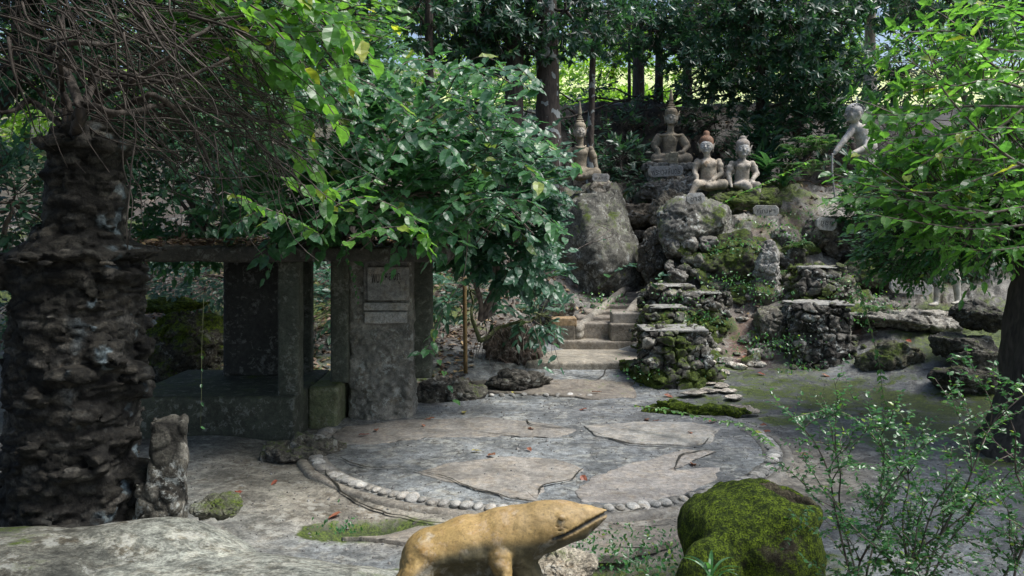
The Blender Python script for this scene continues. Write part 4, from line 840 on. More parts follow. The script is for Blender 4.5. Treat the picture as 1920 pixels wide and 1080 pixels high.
# statue 6: standing figure, only shins and feet show below the shrub
f = Fig('standing_statue', 1770, 572, 14.6, (-44, -30, -6), (48, 30, 190), .016, 'standing pale statue showing only shins and bare feet beneath the right shrub')
f.chain([(-14, 0, 8), (-12, -1, 46), (-8, 2, 92)], [5, 7.5, 11], 3); f.chain([(28, 4, 8), (24, 2, 46), (12, 4, 92)], [5.5, 7.5, 11], 3)
f.chain([(-14, 0, 4), (-26, -9, 1)], [4.5, 3], 2.5); f.ell((-24, -7, 1.5), (12, 5.5, 3.2), (0, 0, .4), 2); f.ell((20, -4, 4), (12, 5.5, 3.2), (0, 0, .4), 2); f.cone((28, 4, 8), (24, 0, 4), 5, 4, 2)
f.chain([(2, 3, 92), (2, 3, 118), (2, 2, 142)], [15, 12, 15], 4); f.ell((2, 2, 150), (20, 10, 8), None, 4); f.cone((2, 2, 152), (2, 0, 164), 5, 5); f.head((2, -2, 175), 0, (9, 10, 12.5), 'round')
f.chain([(-18, 2, 150), (-26, 0, 120), (-22, -8, 92)], [6, 5, 4]); f.hand((-22, -8, 92), (-22, -11, 80), 1); f.chain([(22, 2, 150), (30, 0, 120), (26, -8, 92)], [6, 5, 4]); f.hand((26, -8, 92), (26, -11, 80), -1)
f.ell((2, 3, 82), (20, 14, 24), None, 4)
f.body('body', lambda L: np.tile(A(.33, .32, .29), (len(L), 1)), .05)
plaque(1708, 538, 14.5, 84, 27, 'สาวบอด', 'long tilted name plaque left of the bare stone feet under the shrub', .12, R_(5), .62, .48)

# frog
f = Fig('frog_statue', 940, 1080, 3.6, (-215, -110, -110), (215, 110, 160), .0052, 'large ochre concrete frog statue raising its head in the foreground')
f.chain([(-128, 0, 28), (-60, 0, 50), (25, 0, 72)], [62, 58, 48], 18); f.chain([(25, 0, 72), (90, 0, 96), (118, 0, 102)], [48, 40, 37], 14)
f.cone((0, 0, 74), (70, 0, 92), 52, 44, 14); f.ell((112, 0, 104), (48, 36, 31), (0, R_(6), 0), 12); f.chain([(120, 0, 108), (160, 0, 113), (195, 0, 120)], [30, 19, 5.5], 8); f.chain([(95, 0, 80), (145, 0, 91), (191, 0, 112)], [32, 21, 7], 8)
for sy in (-1, 1): f.chain([(110, sy*22, 96), (150, sy*13, 106), (188, sy*3, 117)], [22, 13, 5], 6)
for sy in (-1, 1):
    f.chain([(-150, sy*38, 0), (-118, sy*58, -20), (-150, sy*64, -90)], [44, 34, 20], 10)
    f.chain([(-128, sy*62, -12), (-170, sy*60, -34)], [26, 24], 10)
    f.chain([(-2, sy*50, 54), (2, sy*66, 2), (8, sy*66, -92)], [21, 23, 21], 4); f.ell((20, sy*52, -98), (30, 18, 9), None, 6)
    for a in (-.5, 0, .5): f.chain([(22, sy*52, -98), (52, sy*52+a*26, -102)], [8, 5], 3)
    f.ell((-130, sy*66, -98), (44, 18, 10), None, 6)
    f.ell((112, sy*30, 119), (14, 7, 11), (0, R_(8), 0), 3); f.ell((112, sy*37, 120), (8, 3, 6), None, 1)
f.chain([(30, -8, 40), (52, -2, -10), (56, 0, -80)], [34, 26, 24], 14); f.ell((-62, -70, 14), (64, 30, 36), None, 12, True); f.ell((52, -62, 22), (26, 28, 44), None, 10, True)
for a in range(4):
    f.cone((98+a*2, -41.5, 112-a*4), (126+a, -41.5, 115-a*4), 1.6, 1.6, .8, True)
# mouth slit wraps the snout
for sy in (-1, 1):
    f.chain([(112, sy*37, 78), (150, sy*27, 98), (178, sy*14, 113), (196, sy*3, 121)], [3.0, 3.4, 3.2, 3.0], 1.0) if False else None
    pts = [(96, sy*44, 84), (130, sy*37, 95), (158, sy*25, 106), (180, sy*13, 114), (204, sy*1, 120)]
    for i in range(4): f.cone(pts[i], pts[i+1], [5, 5.5, 6, 5][i], 4.5, .6, True)
def frogtex(P):
    z = (P[:, 2]-f.o[2])/f.u; low = smooth(60, 10, z); return .0025*fbm(P, 9, 4, 3)+smooth(90, 50, z)*.011*fbm(P*A(1, 1, 1.5), 14, 5, 6, .6)+.003*fbm(P, 30, 2, 7)
f.s.displace(frogtex, .03); V, Q = f.s.extract(); L_ = (V-f.o)/f.u
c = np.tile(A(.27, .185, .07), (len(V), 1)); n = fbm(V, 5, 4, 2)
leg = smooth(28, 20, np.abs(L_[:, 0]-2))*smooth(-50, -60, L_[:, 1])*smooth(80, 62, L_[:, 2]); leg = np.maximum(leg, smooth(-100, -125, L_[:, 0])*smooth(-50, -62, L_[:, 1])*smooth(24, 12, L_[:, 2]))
zb = np.interp(L_[:, 0], [-190, -130, -60, 0, 60, 100, 140, 200], [0, 48, 74, 84, 84, 82, 92, 114]); c = blend(c, smooth(zb+9, zb-10, L_[:, 2]+16*n)*.93*(1-.85*leg), (.045, .042, .022)); c = blend(c, smooth(.36, .5, fbm(V, 11, 4, 14))*smooth(60, 80, L_[:, 2])*.6, (.40, .36, .29)); c = blend(c, smooth(95, 125, L_[:, 2])*.35, (.32, .23, .11))  # underside shade and dirt painted together into the tint, legs kept light
mp = np.array([(96, 84), (130, 95), (158, 106), (180, 114), (204, 120)], float); md = np.full(len(V), 99.)
for i in range(4):
    a_, b_ = mp[i], mp[i+1]; v_ = b_-a_; t_ = np.clip(((L_[:, 0]-a_[0])*v_[0]+(L_[:, 2]-a_[1])*v_[1])/(v_@v_), 0, 1); md = np.minimum(md, np.hypot(L_[:, 0]-a_[0]-t_*v_[0], L_[:, 2]-a_[1]-t_*v_[1]))
c = blend(c, smooth(4.5, 2., md), (.012, .012, .008)); c = blend(c, smooth(6, 2, np.hypot((L_[:, 0]-112)*.5, L_[:, 2]-106))*.6, (.07, .05, .025))
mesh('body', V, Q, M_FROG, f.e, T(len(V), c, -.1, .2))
for sy in (-1, 1):
    V = ICO4*A(.012, .006, .009)+f.p((110, sy*40, 121)); mesh('eye', V, ICOF4, M_FROG, f.e, T(len(V), (.19, .13, .05), 0, 0))
# ------------------------------------------------------------------ foliage tools
RS = np.random.RandomState(77)
def _tmpl(kind):
    if kind == 'near':      # ovate, folded along the midrib, wavy edge, arched
        ys = np.array([0, .1, .26, .45, .64, .82, 1.]); w = np.array([.03, .30, .48, .5, .40, .22, .01]); arch = lambda y: -.16*y*y+.03*np.sin(y*9)
        L_ = [(-w[i], ys[i]+.02*(i % 2), arch(ys[i])+.10*w[i]+.02*(-1)**i) for i in range(7)]; C = [(0, ys[i], arch(ys[i])-.02) for i in range(7)]; R2 = [(w[i], ys[i]-.015*(i % 2), arch(ys[i])+.10*w[i]-.02*(-1)**i) for i in range(7)]
        V = np.array(L_+C+R2); i = np.arange(6); return V, np.concatenate([np.stack([i, i+7, i+8, i+1], 1), np.stack([i+7, i+14, i+15, i+8], 1)])
    if kind == 'mid':
        ys = np.array([0, .3, .65, 1.]); w = np.array([.03, .5, .4, .01]); z = -.14*ys*ys
        V = np.array([(-w[i], ys[i], z[i]+.1*w[i]) for i in range(4)]+[(0, ys[i], z[i]) for i in range(4)]+[(w[i], ys[i], z[i]+.1*w[i]) for i in range(4)])
        i = np.arange(3); return V, np.concatenate([np.stack([i, i+4, i+5, i+1], 1), np.stack([i+4, i+8, i+9, i+5], 1)])
    if kind == 'strap':
        ys = np.linspace(0, 1, 7); w = np.array([.25, .42, .5, .48, .4, .24, .01]); z = .45*ys-.75*ys*ys
        V = np.array([(-w[i], ys[i]*(1-.1*ys[i]), z[i]+.02) for i in range(7)]+[(0, ys[i]*(1-.1*ys[i]), z[i]) for i in range(7)]+[(w[i], ys[i]*(1-.1*ys[i]), z[i]+.02) for i in range(7)])
        i = np.arange(6); return V, np.concatenate([np.stack([i, i+7, i+8, i+1], 1), np.stack([i+7, i+14, i+15, i+8], 1)])
    V = np.array([(0, 0, 0), (-.5, .45, .05), (0, 1, -.08), (.5, .45, .05)]); return V, np.array([[0, 3, 2, 1]])
TM = {k: _tmpl(k) for k in ('near', 'mid', 'strap', 'far')}
def leaves(acc, Pb, D, Nn, L_, ratio=.5, tm='mid', var=None):
    V, Fq = TM[tm]; n = len(Pb)
    if not n: return
    D = norm(D); Rv = norm(np.cross(D, Nn)); N2 = np.cross(Rv, D); L_ = np.broadcast_to(L_, (n,)); ratio = np.broadcast_to(ratio, (n,))
    O = Pb[:, None]+V[None, :, 0:1]*(L_*ratio)[:, None, None]*Rv[:, None]+V[None, :, 1:2]*L_[:, None, None]*D[:, None]+V[None, :, 2:3]*L_[:, None, None]*N2[:, None]
    m = len(V); Q = (Fq[None]+(np.arange(n)*m)[:, None, None]).reshape(-1, Fq.shape[1])
    var = RS.uniform(0, 1, n) if var is None else np.broadcast_to(var, (n,)); acc.add(O.reshape(-1, 3), Q, np.repeat(var, m))
def rnd(n): return norm(RS.normal(size=(n, 3)))
def in_ell(n, c, r, shell=.55):
    q = rnd(n)*(shell+(1-shell)*RS.uniform(0, 1, (n, 1))**.7); return np.asarray(c)+q*np.asarray(r), q
def sprays(lf, tw, P, out, Lt, m, leaf, style='alt', ratio=.5, tm='mid', up=.25, droop=.35, jit=.55, ntw=1, tr=.004, flat=1.):
    """twigs starting at P along out, m leaves each"""
    n = len(P); ax = norm(out*.7+A(0, 0, up)+jit*rnd(n)); Ln = Lt*RS.uniform(.6, 1.3, n)
    sag = A(0, 0, -1)*droop
    vt = RS.uniform(0, 1, n)
    if style == 'alt':
        side0 = norm(np.cross(ax, A(0, 0, 1)+.2*rnd(n)))
        for i in range(m):
            t = (i+1.)/m; b = P+ax*(Ln*t)[:, None]+sag*(Ln*t*t)[:, None]*.5; sg_ = (-1)**i
            d = norm(ax*(.45+.6*t)+side0*sg_*(1.0-.6*t)+sag*.7*RS.uniform(0, 1, (n, 1))+.25*rnd(n)); nn = norm(A(.15, -.5, 1)*flat+.45*rnd(n))
            leaves(lf, b, d, nn, leaf*RS.uniform(.42, 1.25, n)*(1-.25*t), ratio, tm, np.clip(vt*.55+RS.uniform(0, .5, n), 0, 1))
    else:
        b = P+ax*Ln[:, None]; u = norm(np.cross(ax, A(0, 0, 1)+.1)); w = np.cross(ax, u); ph = RS.uniform(0, 6.28, n)
        for i in range(m):
            a = ph+i*2.4; d = norm((np.cos(a)[:, None]*u+np.sin(a)[:, None]*w)*(.95-.35*i/m)+ax*(.25+.5*i/m)+sag*.8); nn = norm(ax+A(0, 0, .4)+.25*rnd(n))
            leaves(lf, b-ax*(.15*Ln*RS.uniform(0, 1, n))[:, None], d, nn, leaf*RS.uniform(.7, 1.1, n), ratio, tm, np.clip(vt*.6+RS.uniform(0, .45, n), 0, 1))
    if tw is not None:
        k = np.arange(n)[::ntw]; e = P[k]+ax[k]*Ln[k][:, None]+sag*(Ln[k][:, None])*.5; mid = (P[k]+e)/2+A(0, 0, 1)*droop*.12*Ln[k][:, None]; s0 = P[k]-out[k]*Ln[k][:, None]*.6
        n1 = norm(np.cross(ax[k], A(.3, .2, 1))); n2 = np.cross(ax[k], n1); r = tr
        rings = []
        for c_, rr in ((s0, r*1.4), (P[k], r*1.2), (mid, r), (e, r*.5)):
            for a in (0, 2.09, 4.19): rings.append(c_+rr*(math.cos(a)*n1+math.sin(a)*n2))
        V = np.stack(rings, 1).reshape(-1, 3); base = (np.arange(len(k))*12)[:, None, None]
        q = np.array([[s*3+j, s*3+(j+1) % 3, s*3+3+(j+1) % 3, s*3+3+j] for s in range(3) for j in range(3)]); tw.add(V, (base+q[None]).reshape(-1, 4))
def wander(a, b, n=7, amp=.15, r0=.03, r1=.01, droop=0):
    a, b = A(*a), A(*b); t = np.linspace(0, 1, n)[:, None]; L_ = np.linalg.norm(b-a); P = a+(b-a)*t; off = np.cumsum(RS.normal(size=(n, 3)), 0)*amp*L_/n; off = off-off[:1]*(1-t)-off[-1:]*t
    P = P+off+A(0, 0, 1)*droop*L_*4*t*(1-t); return bez(P, 3), None
def limb(a, b, r0, r1, n=7, amp=.3, droop=0):
    P, _ = wander(a, b, n, amp, droop=droop); return P, np.linspace(r0, r1, len(P))
def cloud_plant(name, label, cat, base, blobs, mat, bark, leaf, nspr, Lt=.3, m=6, style='alt', ratio=.5, tm='mid', trunk_r=.04, group=None, shell=.5, droop=.35, up=.25, ntw=2, tr=.004, limbs=True, jit=.6, fname='foliage', sname='stems', cull=None):
    """blobs: list of (centre, radii, weight)"""
    e = empty(name, base, label, cat, group); lf, tw = Acc(), Acc(); tot = sum(b[2] for b in blobs)
    for c, r, w in blobs:
        k = max(3, int(nspr*w/tot)); P, q = in_ell(k, c, r, shell)
        if cull is not None:
            kp = cull(P); P, q = P[kp], q[kp]
        sprays(lf, tw, P, q, Lt, m, leaf, style, ratio, tm, up, droop, jit, ntw, tr)
        if limbs:
            tubes(tw, [limb(base, c, trunk_r, trunk_r*.45)], 6)
            for i in range(7): p = np.asarray(c)+rnd(1)[0]*np.asarray(r)*.75; tubes(tw, [limb(c, p, trunk_r*.4, trunk_r*.12)], 5)
    lf.build(fname, mat, e, False); tw.build(sname, bark, e); return e
def pb(px, py, d, w, h, dep, wt=1.):
    """blob from picture size: half sizes"""
    return (W(px, py, d), (w*d/F/2, dep/2, h*d/F/2), wt)

# --- the shrub over the pavilion
cloud_plant('roof_shrub', 'dense broad-leaved shrub sprawling over the pavilion roof', 'shrub', W(640, 470, 10.6),
    [pb(620, 290, 9.6, 430, 220, 1.8, 1.3), pb(810, 240, 10.0, 260, 180, 1.8, .9), pb(520, 200, 10.4, 300, 240, 1.6, .6), pb(740, 365, 9.2, 330, 120, 1.4, 1.1), pb(560, 400, 9.4, 240, 70, 1.2, .5)],
    M_BUSH, M_TWIG, .21, 640, .42, 7, ratio=.56, tm='near', trunk_r=.05)
cloud_plant('hanging_shrub', 'dark blue-green shrub hanging right of the pavilion towards the stairs', 'shrub', W(900, 600, 11.5),
    [pb(920, 340, 10.6, 240, 190, 1.6, 1.1), pb(945, 455, 10.9, 190, 140, 1.2, .8), pb(860, 420, 10.6, 150, 110, 1.2, .5), pb(1010, 500, 12.5, 80, 90, .7, .25)],
    M_BUSHD, M_TWIG, .20, 560, .34, 7, ratio=.58, tm='near', trunk_r=.04)
# sprigs reaching out
ARCH = True
def sprig(lf, tw, pts, m, leaf, ratio=.5, tm='near', r=.006, start=.3, n=10, var=None, opp=False):
    P = bez([W(*p) for p in pts], n); tubes(tw, [(P, np.linspace(r, r*.35, len(P)))], 6); L_ = len(P)
    ts = np.linspace(start, 1, m); idx = (ts*(L_-1)).astype(int); B = P[idx]; Tn = norm(np.gradient(P, axis=0))[idx]
    for s in ((-1, 1) if opp else (0,)):
        sg_ = np.where(np.arange(m) % 2 == 0, 1, -1) if s == 0 else np.full(m, s)
        side = norm(np.cross(Tn, A(0, 0, 1)+.1*rnd(m)))*sg_[:, None]
        d = norm(Tn*.5+side*.8+A(0, 0, -.15)+.35*rnd(m)); nn = norm(A(0, -.35, 1)+.35*rnd(m)); leaves(lf, B, d, nn, leaf*RS.uniform(.65, 1.15, m), ratio, tm, var)
def sprig_plant(name, label, cat, lines, mat, bark, m, leaf, group=None, **k):
    e = empty(name, W(*lines[0][0]), label, cat, group); lf, tw = Acc(), Acc()
    for pts in lines: sprig(lf, tw, pts, m, leaf, **k)
    lf.build('leaves', mat, e, False); tw.build('stem', bark, e); return e
e = empty('arching_shrub', W(700, 450, 9.6), 'loose arching large-leaved branches over the front of the roof shrub', 'shrub'); lf, tw = Acc(), Acc()
for i in range(74):
    px, py = RS.uniform(400, 980), RS.uniform(130, 440); d = RS.uniform(7.9, 8.7); dx = RS.choice([-1, 1], p=[.35, .65])*RS.uniform(50, 130)
    sprig(lf, tw, [(px-dx*.6, py+RS.uniform(0, 60), d+.8), (px, py-RS.uniform(10, 40), d+.3), (px+dx*.6, py-10, d), (px+dx, py+RS.uniform(10, 50), d-.2)], 13, .19, .55, 'near', .007, .2)
lf.build('leaves', M_BUSH, e, False); tw.build('stems', M_TWIG, e)
sprig_plant('leafy_shoot', 'long shoot with a red-tipped leaf end reaching toward the leftmost statue', 'shoot', [[(960, 370, 9.6), (1000, 305, 9.4), (1050, 272, 9.2)], [(900, 260, 9.6), (935, 215, 9.5), (965, 155, 9.4)], [(790, 240, 9), (815, 180, 9), (832, 130, 9)]], M_BUSH, M_TWIG, 8, .15, ratio=.5)
sprig_plant('hanging_vine', 'drooping vine with a few leaves hanging in front of the pavilion sign', 'vine', [[(878, 430, 8.6), (868, 520, 8.5), (830, 580, 8.4), (808, 640, 8.4), (830, 690, 8.4), (850, 750, 8.4)], [(830, 590, 8.4), (800, 655, 8.3), (780, 660, 8.3)]], M_BUSH, M_TWIG, 12, .15, ratio=.48, start=.15)
sprig_plant('hanging_vine', 'short small-leaved vine dangling left of the grey name slabs', 'vine', [[(652, 430, 8.8), (650, 480, 8.8), (664, 520, 8.8), (672, 565, 8.8)]], M_SMALL, M_TWIG, 18, .06, start=.3)
sprig_plant('hanging_vine', 'thread-like hanging vine in front of the pavilion platform', 'vine', [[(382, 560, 8.0), (378, 660, 8.0), (378, 720, 8), (376, 800, 8.0)]], M_SMALL, M_GTWIG, 5, .05, start=.4, r=.003)
sprig_plant('leafy_shoot', 'blue-green leafy shoot drooping beside the staircase landing', 'shoot', [[(990, 590, 12.0), (1010, 640, 11.8), (1018, 690, 11.7)], [(1000, 600, 12), (1030, 625, 12), (1050, 690, 11.9)]], M_BUSHD, M_TWIG, 6, .17)
sprig_plant('leafy_shoot', 'low leafy shoot at the foot of the conical boulder', 'shoot', [[(1120, 540, 15.6), (1160, 505, 15.4), (1180, 495, 15.4)]], M_BUSHD, M_GTWIG, 6, .22)
sprig_plant('leafy_shoot', 'small leafy seedling above the right kerb of the staircase', 'shoot', [[(1225, 560, 14.8), (1235, 525, 14.7), (1242, 515, 14.7)]], M_BUSHD, M_GTWIG, 6, .22)
sprig_plant('climbing_vine', 'thin leafless woody vine climbing the conical boulder', 'vine', [[(1075, 470, 14.8), (1110, 455, 14.6), (1150, 440, 14.6), (1120, 420, 14.6), (1145, 430, 14.4), (1060, 480, 14.0)]], M_BUSHD, M_TWIG, 2, .1, r=.01)
sprig_plant('climbing_vine', 'bright small-leaved vine crossing below the two seated boys', 'vine', [[(1350, 385, 15.6), (1385, 365, 15.6), (1420, 350, 15.6), (1450, 335, 15.7), (1510, 305, 15.8)]], M_RIGHT, M_GTWIG, 34, .10, start=.02, opp=True)
sprig_plant('hanging_vine', 'bright small-leaved vine hanging past the tall dark pedestal', 'vine', [[(1608, 530, 9.4), (1625, 590, 9.3), (1648, 680, 9.2), (1655, 735, 9.1), (1668, 785, 9.1)]], M_RIGHT, M_GTWIG, 22, .075, start=.02, opp=True)
sprig_plant('creeping_vine', 'bright small-leaved vine creeping along the mossy kerb rock', 'vine', [[(1190, 760, 9.9), (1260, 770, 9.6), (1330, 785, 9.2), (1400, 800, 8.6), (1440, 830, 8.0)]], M_RIGHT, M_GTWIG, 30, .07, start=.02, opp=True)
# cover plants left, behind the column, and behind pavilion
cloud_plant('understory_plant', 'low glossy plants behind the rough stone column', 'plant', W(20, 480, 8.5), [pb(20, 380, 8.6, 180, 200, 1.2, 1), pb(60, 560, 9.5, 200, 120, 1.2, .5)], M_BUSHD, M_TWIG, .14, 420, .3, 6, tm='mid')
cloud_plant('understory_plant', 'shaded leafy undergrowth seen between pavilion posts', 'plant', W(430, 520, 14.5), [pb(420, 520, 14.5, 420, 90, 1.5, 1), pb(700, 560, 14, 260, 170, 1.5, .8)], M_BUSHD, M_TWIG, .14, 700, .3, 6, tm='mid')
cloud_plant('understory_plant', 'dark leafy plants between the pavilion and the staircase', 'plant', W(900, 640, 13.5), [pb(880, 545, 13.4, 170, 90, 1., 1), pb(1010, 590, 13.6, 90, 60, .7, .4)], M_BUSHD, M_GTWIG, .2, 150, .3, 6, tm='mid', ratio=.42)
cloud_plant('understory_shrub', 'mass of mid-green foliage behind the roof shrub at left', 'shrub', W(400, 450, 13), [pb(330, 360, 12.5, 420, 260, 2, 1), pb(560, 110, 12.5, 360, 220, 2, .9), pb(250, 130, 12, 420, 240, 2, .7)], M_BUSH, M_TWIG, .17, 2400, .4, 7, tm='mid', trunk_r=.05)
cloud_plant('understory_shrub', 'fine-leaved green shrub hiding the legs of the bent statue', 'shrub', W(1700, 400, 15.8), [pb(1660, 360, 15.6, 150, 110, .8, 1), pb(1610, 395, 15.7, 80, 50, .5, .3)], M_SMALL, M_TWIG, .12, 420, .25, 7, tm='mid', trunk_r=.02)
cloud_plant('understory_shrub', 'dark low shrub behind the shins of the standing statue', 'shrub', W(1800, 540, 15.8), [pb(1740, 505, 15.7, 200, 90, .6, 1), pb(1860, 510, 15.6, 160, 100, .6, .8)], M_BUSHD, M_TWIG, .13, 420, .25, 6, tm='mid', trunk_r=.02)
# --- gnarled shrub growing out of the column: branches, twig tangle, big leaves
e = empty('gnarled_shrub', W(150, 262, 5.05), 'gnarled leafless-stemmed shrub tangle spreading from the top of the stone column', 'shrub')
br, tg, lf = Acc(), Acc(), Acc(); O_ = W(128, 255, 5.05)
mains = [[(130, 280), (130, 200), (100, 150), (60, 110), (10, 60)], [(135, 270), (150, 205), (120, 130), (90, 95), (150, 80), (215, 90)], [(140, 270), (150, 200), (230, 212), (310, 198), (420, 210), (520, 230)], [(135, 265), (120, 215), (80, 180), (30, 130)],
         [(140, 265), (160, 200), (185, 140), (250, 150), (330, 150), (430, 110)], [(145, 265), (190, 205), (170, 150), (185, 105)], [(130, 255), (118, 190), (115, 110), (120, 20), (140, -60)], [(140, 260), (180, 190), (270, 140), (380, 60), (480, 20)],
         [(130, 250), (60, 190), (20, 210), (-60, 200)], [(150, 260), (210, 215), (290, 180), (360, 240), (400, 320)]]
lines = []
for i, m_ in enumerate(mains):
    P = bez([W(x, y, 5.05+RS.uniform(-.35, .35)*(j > 0)) for j, (x, y) in enumerate(m_)], 9); P = P+.004*RS.normal(size=P.shape); lines.append((P, np.linspace(.028, .010, len(P))*RS.uniform(.7, 1.25)))
tubes(br, lines, 7)
for i in range(480):
    k = i % 3
    if k == 0: a = W(RS.uniform(-60, 330), RS.uniform(-120, 120), RS.uniform(4.5, 6)); b = a+A(RS.uniform(.1, .9), RS.uniform(-.3, .4), -RS.uniform(.2, .8))
    elif k == 1: a = W(RS.uniform(60, 420), RS.uniform(-60, 260), RS.uniform(4.6, 6.2)); b = a+A(RS.uniform(.3, 1.1), RS.uniform(-.3, .3), -RS.uniform(-.1, .6))
    else: a = W(RS.uniform(220, 520), RS.uniform(40, 300), RS.uniform(5, 7)); b = a+A(RS.uniform(.05, .6), RS.uniform(-.2, .2), -RS.uniform(.2, .7))
    P, r = limb(a, b, RS.choice([.003, .0045, .008])*RS.uniform(.6, 1.3), .002, 5, .35, RS.uniform(-.05, .12)); tubes(tg, [(P, r)], 4)
for x0, y0, x1, y1 in ((232, 60, 238, 470), (262, 100, 280, 300), (330, 40, 330, 190), (250, 210, 238, 460), (318, 0, 340, 120), (400, 250, 420, 400), (170, 130, 200, 250)):
    P, r = limb(W(x0, y0, 4.7), W(x1, y1, 4.7), .006, .003, 6, .15); tubes(tg, [(P, r)], 5)
br.build('branches', M_TANGLE, e); tg.build('twigs', M_TANGLE, e)
P, q = in_ell(420, W(280, 50, 6.2), (1.5, 1.0, .7), .3); sprays(lf, None, P, q, .25, 5, .11, 'alt', .5, 'near')
P, q = in_ell(150, W(330, 250, 6.8), (1.0, .8, .6), .3); sprays(lf, None, P, q, .25, 5, .11, 'alt', .5, 'near')
lf.build('foliage', M_BUSHD, e, False)
# near canopy with large bright leaves
e = empty('canopy_branch', W(560, -40, 5.4), 'near overhanging branch with the largest bright yellow-green leaves, upper left', 'branch')
lf, tw = Acc(), Acc()
for pts in ([(380, -60, 4.7), (470, 10, 4.7), (560, 60, 4.7), (640, 150, 4.7)], [(440, 60, 4.9), (510, 110, 4.9), (580, 150, 4.9), (640, 235, 4.9)], [(500, -60, 4.6), (580, 0, 4.6), (650, 50, 4.6)], [(420, -30, 5), (500, 40, 5), (560, 110, 5), (600, 200, 5)], [(450, -40, 5.3), (540, -10, 5.2), (620, 40, 5.1), (650, 120, 5.1)], [(330, -40, 5.2), (430, 30, 5.2), (520, 140, 5.3), (560, 230, 5.3)], [(560, -40, 5.4), (640, 30, 5.4), (700, 110, 5.4)],
            [(400, 80, 6), (480, 170, 6), (560, 290, 6), (620, 360, 6)], [(480, 100, 6.2), (560, 200, 6.2), (600, 330, 6.2), (625, 420, 6.2)], [(300, -60, 5.8), (380, 60, 5.8), (460, 120, 5.8)], [(520, 330, 7), (620, 360, 7), (700, 340, 7)], [(420, 360, 7.2), (520, 400, 7.2), (600, 440, 7.1)], [(600, 400, 7.6), (680, 370, 7.6), (760, 400, 7.5), (800, 450, 7.4)], [(640, 460, 7.4), (700, 430, 7.4), (790, 430, 7.3), (800, 470, 7.3)]):
    sprig(lf, tw, pts, 18, .18, .55, 'near', .009, .1)
P, q = in_ell(190, W(520, 20, 5.9), (.75, .7, .45), .2); sprays(lf, tw, P, q, .3, 5, .15, 'alt', .55, 'near', tr=.004)
lf.build('large_leaves', M_BIG, e, False); tw.build('stems', M_TWIG, e)
# --- right overhanging shrub
e = empty('overhanging_shrub', W(1960, 420, 7), 'bright yellow-green shrub overhanging from the right edge', 'shrub')
lf, tw = Acc(), Acc()
for pts in ([(1960, 180, 5.5), (1860, 150, 5.4), (1780, 160, 5.4), (1700, 110, 5.3)], [(1960, 160, 5.6), (1880, 235, 5.5), (1790, 270, 5.5), (1700, 330, 5.5)], [(1950, 300, 5.5), (1850, 330, 5.5), (1760, 360, 5.5), (1640, 350, 5.4), (1560, 325, 5.4)],
            [(1930, 200, 5.4), (1800, 200, 5.4), (1720, 215, 5.4), (1630, 215, 5.4)], [(1940, 100, 5.3), (1850, 90, 5.2), (1790, 60, 5.2), (1700, 60, 5.2)], [(1960, 380, 5.6), (1830, 400, 5.6), (1730, 370, 5.5), (1610, 290, 5.5)], [(1940, 420, 5.7), (1830, 430, 5.7), (1740, 420, 5.7), (1620, 400, 5.7)],
            [(1950, 60, 5.2), (1900, 20, 5.2), (1840, 5, 5.2), (1800, -10, 5.2)], [(1950, 250, 5.2), (1880, 240, 5.2), (1800, 250, 5.2), (1700, 260, 5.2)], [(1950, 460, 6), (1850, 470, 6), (1770, 460, 6)], [(1960, 330, 5.2), (1900, 300, 5.1), (1840, 250, 5.1), (1770, 170, 5.1), (1740, 100, 5.1)], [(1960, 140, 5), (1880, 130, 5), (1840, 100, 5), (1820, 50, 5)]):
    sprig(lf, tw, pts, 20, .145, .42, 'near', .010, .12)
for pts in ([(1860, 400, 6), (1740, 380, 6), (1640, 370, 6), (1545, 372, 6)], [(1880, 420, 6.2), (1760, 420, 6.2), (1650, 345, 6.2), (1600, 330, 6.2)], [(1840, 300, 6), (1730, 290, 6), (1660, 260, 6)], [(1880, 450, 6.3), (1780, 400, 6.3), (1700, 400, 6.3), (1600, 420, 6.3)]):
    sprig(lf, tw, pts, 26, .15, .42, 'near', .010, .1)
P, q = in_ell(60, W(1715, 340, 6.6), (.25, .4, .30), .1); sprays(lf, tw, P, q, .28, 5, .13, 'whorl', .4, 'near', droop=.2, tr=.004)
P, q = in_ell(230, W(1850, 190, 6.3), (.75, .6, .62), .3); sprays(lf, tw, P, q, .28, 5, .135, 'whorl', .4, 'near', droop=.2, tr=.004)
P, q = in_ell(230, W(1840, 380, 6.6), (.85, .6, .42), .3); sprays(lf, tw, P, q, .28, 6, .12, 'alt', .42, 'near', tr=.004)
lf.build('bright_leaves', M_RIGHT, e, False); tw.build('stems', M_TWIG, e)
cloud_plant('overhanging_shrub', 'finer-leaved dark shrub below the bright one at the right edge', 'shrub', W(1960, 480, 9.5), [pb(1800, 410, 9.6, 330, 150, 1.4, 1.2), pb(1700, 470, 11, 170, 110, 1., .5), pb(1890, 330, 9, 200, 300, 1.4, .9)], M_SMALL, M_BARK, .10, 2300, .26, 7, tm='mid', ratio=.5, trunk_r=.04, ntw=1)
